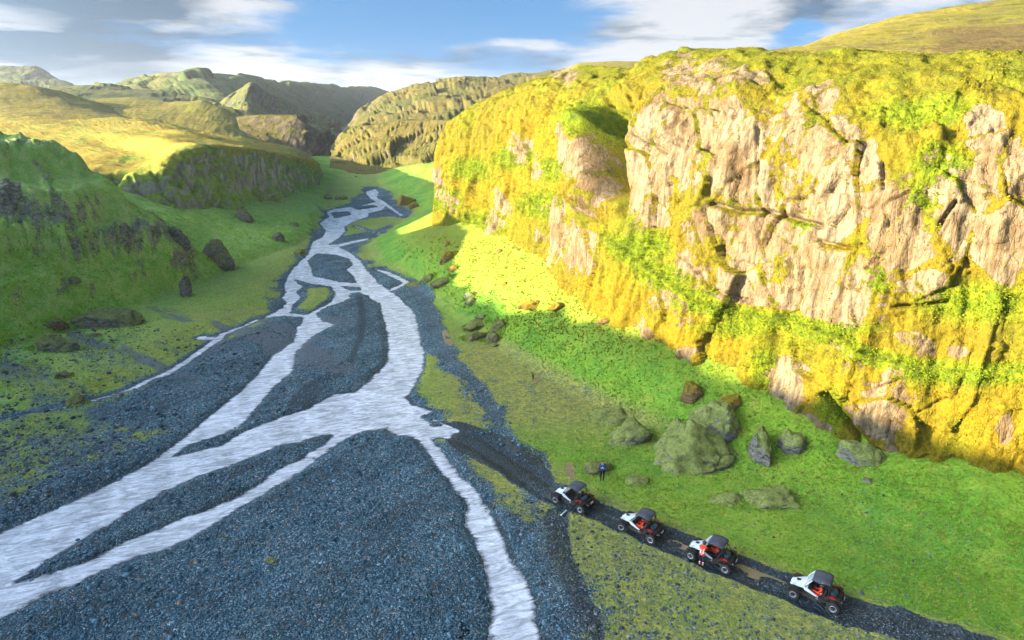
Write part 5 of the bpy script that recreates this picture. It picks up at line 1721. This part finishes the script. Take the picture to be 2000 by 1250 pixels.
def place_buggies():
    proto = make_buggy()
    for i, (f, r, label) in enumerate(BUGGY_PX):
        pf = PZ(np.array([f[0]]), np.array([f[1]]), WR)[0]
        pr = PZ(np.array([r[0]]), np.array([r[1]]), WR)[0]
        hd = pf - pr
        ang = math.atan2(hd[1], hd[0])
        left = np.array([-math.sin(ang), math.cos(ang)])
        c = (pf + pr)[:2] / 2 - left * TRK
        fw = np.array([math.cos(ang), math.sin(ang)])
        o = proto if i == 0 else copy_tree(proto)
        zf, zr = zat(*(c + fw * WB)), zat(*(c - fw * WB))
        zs = [zat(*(c + fw * WB * a + left * TRK * b)) for a in (1, -1) for b in (1, -1)]
        o.location = (c[0], c[1], float(np.mean(zs)) + 0.01)
        o.rotation_euler = (0, -math.atan2((zs[0] + zs[1] - zs[2] - zs[3]) / 2, 2 * WB), ang)
        for w in kids(o):
            if w.name.startswith('wheel') and w.location.x > 0:
                w.rotation_euler.z = math.radians((9, 14, -6, 4)[i])
        o['label'] = label
        o['category'] = 'buggy'
        o['group'] = 'buggies lined up on the track'
        BUGGY_MAT.append((c, ang, o.location.z, float(np.linalg.norm(hd))))
        print('buggy', i, c, math.degrees(ang), np.linalg.norm(hd))


place_buggies()

# ------------------------------------------------------------------ people
def cloth_material():
    m, nt = mat('clothing')
    a = nt.n('ShaderNodeAttribute', attribute_name='tint')
    tc = nt.n('ShaderNodeTexCoord')
    n = nt.noise(tc.outputs['Object'], 22.0, 4.0, 0.6)
    c = nt.vmath('SCALE', a.outputs['Color'], s=nt.mrange(n, 0.3, 0.7, 0.8, 1.2, False))
    finish(nt, c, 0.75, n, 0.3, 0.01, 0.2)
    return m


MP = cloth_material()
MP_HAIR = simple('hair', (0.03, 0.02, 0.013), 0.6, 0.3)
MP_HELMET = simple('helmet_shell', (0.035, 0.035, 0.04), 0.25, 0.5)
MP_HELMET_W = simple('white_helmet_shell', (0.55, 0.56, 0.58), 0.25, 0.5)
MP_EYE = simple('eye', (0.02, 0.018, 0.016), 0.2, 0.5)
SKIN, ORANGE, BAND = (0.42, 0.25, 0.17), (0.72, 0.060, 0.018), (0.78, 0.76, 0.70)
NAVY, BLACK, REDBOOT, BLUE, BLUEBAND = (0.020, 0.026, 0.045), (0.012, 0.012, 0.014), (0.45, 0.03, 0.03), (0.016, 0.055, 0.22), (0.45, 0.55, 0.75)

STAND = {'pelvis': (0, 0, .95), 'spine': (0, 0, 1.14), 'chest': (0, 0, 1.34), 'neck': (0, 0, 1.50), 'jaw': (.02, 0, 1.57), 'crown': (.0, 0, 1.71),
         'shl': (0, .19, 1.42), 'ell': (.0, .25, 1.14), 'wrl': (.10, .22, .90), 'shr': (0, -.19, 1.42), 'elr': (.0, -.25, 1.14), 'wrr': (.10, -.22, .90),
         'hil': (0, .10, .90), 'knl': (.03, .11, .50), 'anl': (0, .11, .10), 'tol': (.15, .125, .045), 'hir': (0, -.10, .90), 'knr': (.03, -.11, .50), 'anr': (0, -.11, .10), 'tor': (.15, -.125, .045)}
RAD = {'pelvis': .150, 'spine': .140, 'chest': .160, 'neck': .062, 'jaw': .080, 'crown': .088, 'sh': .078, 'el': .054, 'wr': .036, 'hi': .105, 'kn': .068, 'an': .048, 'to': .042}
BONES = [('pelvis', 'spine', 'torso'), ('spine', 'chest', 'torso'), ('chest', 'neck', 'torso'), ('neck', 'jaw', 'head'), ('jaw', 'crown', 'head')]
for s_ in 'lr':
    BONES += [('chest', 'sh' + s_, 'arm'), ('sh' + s_, 'el' + s_, 'arm'), ('el' + s_, 'wr' + s_, 'arm'), ('pelvis', 'hi' + s_, 'leg'), ('hi' + s_, 'kn' + s_, 'leg'), ('kn' + s_, 'an' + s_, 'shin'), ('an' + s_, 'to' + s_, 'foot')]


def person(pose, paint, label, head='hair', scale=1.0, band_fn=None, helmet=None):
    J = dict(STAND)
    J.update(pose)
    names = list(J)
    V = [Vector(J[n]) for n in names]
    R = [RAD.get(n, RAD.get(n[:2], .05)) for n in names]
    idx = {n: i for i, n in enumerate(names)}
    E = [(idx[a], idx[b]) for a, b, _ in BONES]
    tags = [t for _, _, t in BONES]
    for s in 'lr':
        w, e = Vector(J['wr' + s]), Vector(J['el' + s])
        d = (w - e).normalized()
        side = d.cross(Vector((0, 0, 1)))
        side = side.normalized() if side.length > 0.1 else Vector((0, 1, 0))
        nrm = side.cross(d).normalized()
        palm = w + d * 0.075
        V.append(palm)
        R.append(0.034)
        pi = len(V) - 1
        E.append((idx['wr' + s], pi))
        tags.append('hand')
        for k, (off, ln) in enumerate(((-.030, .060), (-.010, .075), (.010, .072), (.030, .055))):
            a = palm + d * .035 + side * off
            b = a + d * ln * .5 - nrm * .012
            c = b + d * ln * .35 - nrm * .028
            n0 = len(V)
            V += [a, b, c]
            R += [.0095, .0088, .0075]
            E += [(pi, n0), (n0, n0 + 1), (n0 + 1, n0 + 2)]
            tags += ['hand'] * 3
        th = w + d * .035 + side * (.045 if s == 'r' else -.045)
        tb = th + d * .045 - nrm * .012
        n0 = len(V)
        V += [th, tb]
        R += [.0115, .009]
        E += [(pi, n0), (n0, n0 + 1)]
        tags += ['hand'] * 2
    me = bpy.data.meshes.new('person')
    me.from_pydata(V, E, [])
    o = bpy.data.objects.new('person', me)
    COL.objects.link(o)
    sk = o.modifiers.new('skin', 'SKIN')
    sk.use_smooth_shade = True
    for i, r in enumerate(R):
        me.skin_vertices[0].data[i].radius = (r, r)
        me.skin_vertices[0].data[i].use_root = (i == idx['pelvis'])
    ss = o.modifiers.new('sub', 'SUBSURF')
    ss.levels = ss.render_levels = 2
    dg = bpy.context.evaluated_depsgraph_get()
    new = bpy.data.meshes.new_from_object(o.evaluated_get(dg))
    o.modifiers.clear()
    o.data = new
    bpy.data.meshes.remove(me)
    new.name = 'person'
    P = np.zeros(len(new.vertices) * 3, np.float32)
    new.vertices.foreach_get('co', P)
    P = P.reshape(-1, 3).astype(float)
    best = np.full(len(P), 1e9)
    bt = np.zeros(len(P), int)
    for k, (a, b) in enumerate(E):
        A, B = np.array(V[a]), np.array(V[b])
        e = B - A
        t = np.clip(((P - A) @ e) / max(e @ e, 1e-9), 0, 1)
        d = np.linalg.norm(P - A - t[:, None] * e, axis=1) - 0.6 * (R[a] + (R[b] - R[a]) * t)
        m = d < best
        best[m] = d[m]
        bt[m] = k
    col = np.array([paint[tags[k]] for k in bt], float)
    tg = np.array(tags)[bt]
    if band_fn is not None:
        col = band_fn(P, tg, col)
    at = new.attributes.new('tint', 'FLOAT_COLOR', 'POINT')
    at.data.foreach_set('color', np.concatenate([col, np.ones((len(col), 1))], 1).astype(np.float32).ravel())
    new.materials.clear()
    new.materials.append(MP)
    new.polygons.foreach_set('use_smooth', np.ones(len(new.polygons), dtype=bool))
    jw, cr = Vector(J['jaw']), Vector(J['crown'])
    up = (cr - jw).normalized()
    fwd = (Vector((1, 0, 0)) - up * up.x).normalized()
    sid = up.cross(fwd)
    mid = (jw + cr) / 2
    def cap(name, rx, ry, rz, cen, cut, m):
        Vv, F = ICO2
        Q = Vv * np.array([rx, ry, rz])
        W = np.array([cen + fwd * q[0] + sid * q[1] + up * q[2] for q in Q])
        keep = [f for f in F if cut(Vv[f].mean(0))]
        return new_obj(name, W, keep, m, o)
    if helmet is not None:
        h = cap('helmet', .145, .125, .15, mid + up * .015, lambda c: True, helmet)
        new_obj('visor', *(lambda Q: (Q[0], Q[1]))(visor_geo(mid, fwd, sid, up)), MP_EYE, h)
    else:
        cap('hair', .108, .100, .105, mid + up * .05 - fwd * .012, lambda c: c[2] > -0.25 and not (c[0] > 0.45 and c[2] < 0.45), MP_HAIR)
        for s in (-1, 1):
            cap('eye', .013, .013, .013, mid + fwd * .085 + sid * (.033 * s), lambda c: True, MP_EYE)
        cap('nose', .018, .013, .022, mid + fwd * .092 - up * .03, lambda c: True, MP_SKIN)
        for s in (-1, 1):
            cap('ear', .018, .010, .028, mid + sid * (.088 * s) - up * .01, lambda c: True, MP_SKIN)
    o['label'] = label
    o['category'] = 'person'
    o.scale = (scale,) * 3
    return o


def visor_geo(mid, fwd, sid, up):
    V, F = [], []
    for i in range(7):
        a = math.radians(-60 + i * 20)
        for dz in (-.035, .045):
            p = mid + fwd * (.15 * math.cos(a)) + sid * (.13 * math.sin(a)) + up * dz
            V.append(tuple(p))
            V.append(tuple(p - fwd * .02 * math.cos(a)))
    for i in range(6):
        b = i * 4
        F += [(b, b + 4, b + 6, b + 2), (b + 1, b + 3, b + 7, b + 5), (b, b + 1, b + 5, b + 4), (b + 2, b + 6, b + 7, b + 3)]
    return V, F


MP_SKIN = simple('skin', SKIN, 0.5, 0.3, 0.0, 0.05)
PAINT_OR = {'torso': ORANGE, 'arm': ORANGE, 'head': SKIN, 'hand': BLACK, 'leg': NAVY, 'shin': NAVY, 'foot': BLACK}
PAINT_BL = {'torso': BLUE, 'arm': BLUE, 'head': SKIN, 'hand': SKIN, 'leg': BLACK, 'shin': BLACK, 'foot': BLACK}


def bands_stand(P, tg, col):
    z = P[:, 2]
    tor = (tg == 'torso')
    for a, b in ((.90, .955), (1.03, 1.085)):
        col[tor & (z > a) & (z < b)] = BAND
    col[tor & (np.abs(np.abs(P[:, 1]) - .10) < .022) & (z > 1.09)] = BAND
    sh = (tg == 'shin') | (tg == 'foot')
    col[sh & (z < .36)] = ORANGE
    col[sh & (z > .28) & (z < .335)] = BAND
    col[sh & (z > .17) & (z < .21)] = BAND
    col[sh & (z < .10)] = REDBOOT
    col[(tg == 'leg') & (z > .86)] = ORANGE
    return col


def bands_seat(P, tg, col):
    tor = (tg == 'torso')
    z = P[:, 2]
    for a, b in ((.72, .77), (.88, .93)):
        col[tor & (z > a) & (z < b)] = BAND
    sh = (tg == 'shin') | (tg == 'foot')
    col[sh] = ORANGE
    col[(tg == 'leg')] = ORANGE
    return col


def bands_blue(P, tg, col):
    z = P[:, 2]
    col[(tg == 'torso') & (z > 1.16) & (z < 1.24)] = BLUEBAND
    return col


SEAT = {'pelvis': (-.28, 0, .72), 'spine': (-.34, 0, .90), 'chest': (-.38, 0, 1.08), 'neck': (-.37, 0, 1.23), 'jaw': (-.33, 0, 1.30), 'crown': (-.34, 0, 1.44),
        'shl': (-.37, .18, 1.15), 'ell': (-.18, .24, .95), 'wrl': (.10, .14, 1.02), 'shr': (-.37, -.18, 1.15), 'elr': (-.18, -.24, .95), 'wrr': (.10, -.14, 1.02),
        'hil': (-.24, .10, .70), 'knl': (.18, .13, .78), 'anl': (.46, .12, .46), 'tol': (.60, .13, .50), 'hir': (-.24, -.10, .70), 'knr': (.18, -.13, .78), 'anr': (.46, -.12, .46), 'tor': (.60, -.13, .50)}


def seat_in(i, side, label, helmet):
    c, ang, z, _ = BUGGY_MAT[i]
    o = person(SEAT, PAINT_OR, label, scale=0.97, band_fn=bands_seat, helmet=helmet)
    left = np.array([-math.sin(ang), math.cos(ang)])
    p = c + left * 0.31 * side
    o.location = (p[0], p[1], z - .03)
    o.rotation_euler = (0, 0, ang)


def build_people():
    seat_in(1, 1, 'driver in orange suit and dark helmet in second buggy, near seat', MP_HELMET)
    seat_in(1, -1, 'passenger in orange suit in second buggy, far seat', MP_HELMET)
    seat_in(2, -1, 'rider in orange seated in third buggy behind the standing person', MP_HELMET)
    seat_in(3, 1, 'driver in orange suit seated in the last buggy', MP_HELMET)
    # standing beside the third buggy, back to the camera, leaning in
    lean = {'spine': (.03, 0, 1.14), 'chest': (.11, 0, 1.33), 'neck': (.19, 0, 1.47), 'jaw': (.24, 0, 1.53), 'crown': (.27, 0, 1.66), 'shl': (.11, .19, 1.41), 'ell': (.28, .25, 1.20), 'wrl': (.50, .17, 1.16),
            'shr': (.11, -.19, 1.41), 'elr': (.28, -.25, 1.20), 'wrr': (.50, -.17, 1.14)}
    o = person(lean, PAINT_OR, 'person in orange suit with pale bands standing beside the third buggy', band_fn=bands_stand, helmet=MP_HELMET, scale=1.04)
    c, ang, z, _ = BUGGY_MAT[2]
    fw = np.array([math.cos(ang), math.sin(ang)])
    left = np.array([-math.sin(ang), math.cos(ang)])
    p = c + left * 1.08 + fw * 0.32
    o.location = (p[0], p[1], zat(p[0], p[1]) - 0.01)
    o.rotation_euler = (0, 0, ang - math.pi / 2)
    # in blue by the brown rock, hands raised to the face
    up = {'ell': (.16, .27, 1.24), 'wrl': (.24, .10, 1.50), 'elr': (.16, -.27, 1.24), 'wrr': (.24, -.10, 1.50)}
    o = person(up, PAINT_BL, 'person in blue jacket and black trousers with raised hands by the brown rock', band_fn=bands_blue, scale=1.02)
    g = on_ground(1176, 938)
    o.location = (g[0], g[1], g[2] - 0.01)
    o.rotation_euler = (0, 0, math.radians(-105))
    # white stake lying on the gravel by the first buggy
    a, b = on_ground(1096, 1007), on_ground(1106, 998)
    m = MB()
    m.tube([Vector(a) + Vector((0, 0, .05)), Vector(b) + Vector((0, 0, .06))], [.05, .045], 8)
    m.box((a[0], a[1], a[2] + .05), (.12, .12, .10), .02)
    m.build('stake', MB_PLATE, None, label='short white stake lying on dark gravel below the leading buggy', category='stake')


build_people()

# ------------------------------------------------------------------ ground cover and gravel
def tint_material(name, trans=0.0, rough=0.9):
    m, nt = mat(name)
    a = nt.n('ShaderNodeAttribute', attribute_name='tint')
    d = nt.n('ShaderNodeBsdfDiffuse', ins={0: a.outputs['Color'], 1: 0.5})
    out = d.outputs[0]
    if trans:
        t = nt.n('ShaderNodeBsdfTranslucent', ins={0: a.outputs['Color']})
        mx = nt.n('ShaderNodeMixShader', ins={0: trans, 1: d.outputs[0], 2: t.outputs[0]})
        out = mx.outputs[0]
    nt.n('ShaderNodeOutputMaterial', ins={0: out})
    return m


M_TUFT = tint_material('grass_blades', 0.25)
M_LEAF = tint_material('leaves', 0.2)
M_PEB = tint_material('pebbles')


def scatter(name, template, F, pos, scale, yaw, tilt, tint, m, label, squash=None, basis=None):
    """one joined mesh of many small pieces; template (k,3)"""
    n, k = len(pos), len(template)
    c, s = np.cos(yaw)[:, None], np.sin(yaw)[:, None]
    T = np.repeat(template[None], n, 0)
    if squash is not None:
        T = T * squash[:, None, :]
    X = T[:, :, 0] * c - T[:, :, 1] * s
    Y = T[:, :, 0] * s + T[:, :, 1] * c
    Z = T[:, :, 2]
    if tilt is not None:
        ct, st = np.cos(tilt)[:, None], np.sin(tilt)[:, None]
        X, Z = X * ct + Z * st, -X * st + Z * ct
    L = np.stack([X, Y, Z], -1) * scale[:, None, None]
    if basis is not None:
        L = np.einsum('nij,nkj->nki', basis, L)
    V = (pos[:, None] + L).reshape(-1, 3)
    FF = (F[None] + (np.arange(n) * k)[:, None, None]).reshape(-1, F.shape[1])
    col = np.repeat(np.clip(tint, 0, 1)[:, None], k, 1).reshape(-1, 3)
    o = new_obj(name, V, FF, m, smooth=False, colors={'tint': col}, kind='stuff')
    o['label'] = label
    return o


def blade_template(n, seed, h=1.0, w=0.12, lean=0.5):
    rng = np.random.default_rng(seed)
    V, F = [], []
    for i in range(n):
        a = rng.uniform(0, 2 * math.pi)
        r = rng.uniform(0, .25)
        d = np.array([math.cos(a), math.sin(a), 0])
        p = np.array([-d[1], d[0], 0])
        b = d * r
        tip = b + d * lean * rng.uniform(.4, 1.2) + np.array([0, 0, h * rng.uniform(.6, 1.1)])
        V += [b - p * w, b + p * w, tip]
        F.append((3 * i, 3 * i + 1, 3 * i + 2))
    return np.array(V), np.array(F)


def leaf_template(n, seed):
    rng = np.random.default_rng(seed)
    V, F = [], []
    for i in range(n):
        a = rng.uniform(0, 2 * math.pi)
        el = rng.uniform(.1, 1.0)
        d = np.array([math.cos(a) * math.cos(el), math.sin(a) * math.cos(el), math.sin(el)])
        p = np.array([-math.sin(a), math.cos(a), 0]) * rng.uniform(.22, .38)
        c = d * rng.uniform(.2, .6)
        L = rng.uniform(.5, .9)
        V += [c, c + d * L * .5 + p, c + d * L + np.array([0, 0, -.15]), c + d * L * .5 - p]
        F.append((4 * i, 4 * i + 1, 4 * i + 2, 4 * i + 3))
    return np.array(V), np.array(F)


def sample_ground(rng, n, x0, x1, y0, y1):
    """points spread evenly over the photograph's view of the ground"""
    px, py = rng.uniform(x0, x1, n), rng.uniform(y0, y1, n)
    z = np.zeros(n)
    for _ in range(8):
        P = PZ(px, py, z)
        z = 0.4 * z + 0.6 * base_height(P[:, 0], P[:, 1])
    return P[:, 0], P[:, 1]


def build_cover():
    rng = np.random.default_rng(7)
    # grass tufts, right-hand side and left-hand slope
    a = sample_ground(rng, 62000, 780, 2080, 470, 1260)
    b = sample_ground(rng, 30000, -40, 640, 420, 800)
    X, Y = np.concatenate([a[0], b[0]]), np.concatenate([a[1], b[1]])
    z, sd, tr = ground_z(X, Y, full=True)
    P2 = np.stack([X, Y], 1)
    gd = sd_poly(P2, G(GRAVEL[0]))
    cliffx = np.interp(Y, [-60, 2, 24, 37, 45.5, 60, 76, 99, 124, 141], [200, 86, 60, 47, 38, 22.3, 11, 4.3, -7, -16])
    patch = fbm(P2, 1 / 4., 4, 611)
    xt = np.interp(Y, TRACK_G[::-1, 1], TRACK_G[::-1, 0])
    flat = sstep(z, 1.2, 0.5) * (1 - sstep(X - xt, 1.5, 5.0) * sstep(Y, 64, 54))
    keep = (sd > 0.8) & (tr > 1.7) & (gd > 0.6) & (X < cliffx + 1.0) & (rng.uniform(-0.55, 0.6, len(X)) < patch + 0.35 - 0.55 * flat)
    X, Y, z, flat, patch = X[keep], Y[keep], z[keep], flat[keep], patch[keep]
    # fringes of grass round the larger boulders
    ex, ey = [], []
    for o in bpy.data.objects:
        if o.name.split('.')[0] in ('boulder', 'rock_fin', 'rock_slab', 'rock_pillar', 'rock_outcrop') and o.type == 'MESH' and 'label' in o.keys():
            r = max(o.dimensions.x, o.dimensions.y) * 0.5 if o.dimensions.x > 0 else 0.8
            k = int(min(160, 30 + r * 45))
            an = rng.uniform(0, 6.28, k)
            rr = rng.uniform(.72, 1.12, k)
            ex.append(o.location.x + np.cos(an) * rr * o.dimensions.x * .5)
            ey.append(o.location.y + np.sin(an) * rr * o.dimensions.y * .5)
    ex, ey = np.concatenate(ex), np.concatenate(ey)
    ez = ground_z(ex, ey)
    X, Y, z = np.concatenate([X, ex]), np.concatenate([Y, ey]), np.concatenate([z, ez])
    flat = np.concatenate([flat, np.zeros(len(ex))])
    n = len(X)
    dist = np.hypot(X, Y)
    col = np.array([0.23, 0.38, 0.03])[None] * (1 - flat[:, None]) + np.array([0.36, 0.36, 0.07])[None] * flat[:, None]
    col = col * rng.uniform(.65, 1.35, n)[:, None]
    yel = rng.random(n) < 0.22
    col[yel] = np.array([0.40, 0.37, 0.07]) * rng.uniform(.7, 1.2, yel.sum())[:, None]
    T, F = blade_template(6, 1, 1.0, .16, .75)
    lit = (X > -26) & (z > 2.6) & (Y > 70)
    col[lit] = np.array([0.18, 0.20, 0.013]) * rng.uniform(.7, 1.25, lit.sum())[:, None]  # tufts on the talus coloured with the same sunlit yellow
    lf = X < -42
    col[lf] *= 1.35  # tufts of the shaded left slope brightened by colour
    sc = rng.uniform(.09, .22, n) * np.clip(dist / 55, .8, 1.6) * (1 - 0.35 * flat)
    scatter('grass', T, F, np.stack([X, Y, z - .02], 1), sc, rng.uniform(0, 6.28, n), None, col, M_TUFT, 'tufts of green grass over the valley slopes')
    # leafy plants on the cliff ledges and moss cushions
    P, hh, px, py, nn, rockm, green = CLIFF
    w = (np.clip(green - 0.1, 0, 1) ** 1.2 * (1 - rockm) + 0.10 * (1 - rockm)) * ((py < 980) & (py > 60) & (px > 780) & (px < 2050))
    w = w * np.interp(hh, [0, 1.02, 1.1], [1, 1, 0])[:, None]
    w = w.ravel() / w.sum()
    pick = rng.choice(len(w), 30000, p=w)
    pos = P.reshape(-1, 3)[pick]
    N = nn.reshape(-1, 3)[pick] * 0.7 + np.array([0, 0, 0.7])
    N /= np.linalg.norm(N, axis=1)[:, None]
    t1 = np.cross(N, np.array([0.3, 0.9, 0.1]))
    t1 /= np.linalg.norm(t1, axis=1)[:, None]
    t2 = np.cross(N, t1)
    B = np.stack([t1, t2, N], -1)
    g = green.ravel()[pick][:, None]
    n = len(pick)
    col = (np.array([0.122, 0.168, 0.007])[None] * g + np.array([0.21, 0.164, 0.008])[None] * (1 - g)) * rng.uniform(.5, 1.4, n)[:, None]
    T, F = leaf_template(5, 3)
    scatter('cliff_plants', T, F, pos, rng.uniform(.08, .23, n), rng.uniform(0, 6.28, n), None, col, M_LEAF, 'leafy plants and moss cushions on the ledges of the cliff', basis=B)
    # river gravel: the larger stones
    px_, py_ = rng.uniform(-60, 1150, 60000), 1270 - 560 * rng.random(60000) ** 1.25
    Pg = PZ(px_, py_, 0.0)
    X, Y = Pg[:, 0], Pg[:, 1]
    z, sd, tr = ground_z(X, Y, full=True)
    P2 = np.stack([X, Y], 1)
    gd = sd_poly(P2, G(GRAVEL[0]))
    patch = fbm(P2, 1 / 3., 4, 641)
    keep = (gd < 0.5) & (sd > -0.5) & (z > -0.10) & (tr > 1.2) & (patch > rng.uniform(-.45, .5, len(X))) & (rng.random(len(X)) < np.where(sd < 0.1, .25, 1))
    X, Y, z = X[keep][:26000], Y[keep][:26000], z[keep][:26000]
    n = len(X)
    dist = np.hypot(X, Y)
    V, F = ico(1)
    V = V * (1 + 0.22 * fbm(V * 3.3, 1.0, 2, 9)[:, None])
    sc = np.clip(rng.lognormal(-3.05, 0.5, n), .022, .24) * np.clip(dist / 45, .8, 1.6)
    sq = np.stack([rng.uniform(.8, 1.3, n), rng.uniform(.7, 1.0, n), rng.uniform(.4, .75, n)], 1)
    shade = rng.beta(1.3, 3.2, n)
    col = np.array([0.028, 0.066, 0.088])[None] + shade[:, None] * np.array([0.22, 0.33, 0.39])[None]
    br = rng.random(n) < 0.05
    col[br] = np.array([0.14, 0.10, 0.06])
    scatter('gravel', V, F, np.stack([X, Y, z + sc * .15], 1), sc, rng.uniform(0, 6.28, n), rng.uniform(-.3, .3, n), col, M_PEB, 'grey river gravel and pebbles of the bars', squash=sq)
    # stones bedded in the moss flats
    a = sample_ground(rng, 16000, 1000, 1900, 960, 1265)
    b = sample_ground(rng, 9000, -30, 560, 640, 1000)
    X, Y = np.concatenate([a[0], b[0]]), np.concatenate([a[1], b[1]])
    z, sd, tr = ground_z(X, Y, full=True)
    patch = fbm(np.stack([X, Y], 1), 1 / 3.5, 4, 671)
    xt = np.interp(Y, TRACK_G[::-1, 1], TRACK_G[::-1, 0])
    keep = (sd > .3) & (z < 1.6) & ((X < xt + 2.5 + 2 * patch) | (rng.random(len(X)) < 0.04)) & (patch > rng.uniform(-.5, .55, len(X)))
    X, Y, z, tr = X[keep], Y[keep], z[keep], tr[keep]
    n = len(X)
    sc = np.clip(rng.lognormal(-2.75, 0.45, n), .03, .24) * np.clip(np.hypot(X, Y) / 50, .8, 1.7)
    sc = np.where(tr < 1.2, np.minimum(sc, .05), sc)
    sq = np.stack([rng.uniform(.8, 1.3, n), rng.uniform(.7, 1.0, n), rng.uniform(.4, .75, n)], 1)
    shade = rng.beta(1.3, 3.0, n)
    col = np.array([0.035, 0.045, 0.05])[None] + shade[:, None] * np.array([0.26, 0.28, 0.28])[None]
    scatter('flat_stones', V, F, np.stack([X, Y, z + sc * .12], 1), sc, rng.uniform(0, 6.28, n), rng.uniform(-.3, .3, n), col, M_PEB, 'grey stones strewn over the mossy flats', squash=sq)


build_cover()

# ------------------------------------------------------------------ thin haze over the whole valley
def build_haze():
    m = bpy.data.materials.new('haze')
    m.use_nodes = True
    nt = NT(m.node_tree)
    v = nt.n('ShaderNodeVolumePrincipled')
    nt.set(v, 'Color', (0.80, 0.88, 1.0))
    nt.set(v, 'Density', HAZE)
    nt.set(v, 'Anisotropy', 0.2)
    out = nt.n('ShaderNodeOutputMaterial')
    nt.t.links.new(v.outputs[0], out.inputs['Volume'])
    m.cycles.homogeneous_volume = True if hasattr(m, 'cycles') and hasattr(m.cycles, 'homogeneous_volume') else None
    mb = MB().box((0, 0, 60), (12400, 12400, 136), 0.01)
    o = mb.build('haze', m)
    o['kind'] = 'stuff'
    o['label'] = 'thin bluish haze filling the valley air'


HAZE = 0.00007
build_haze()
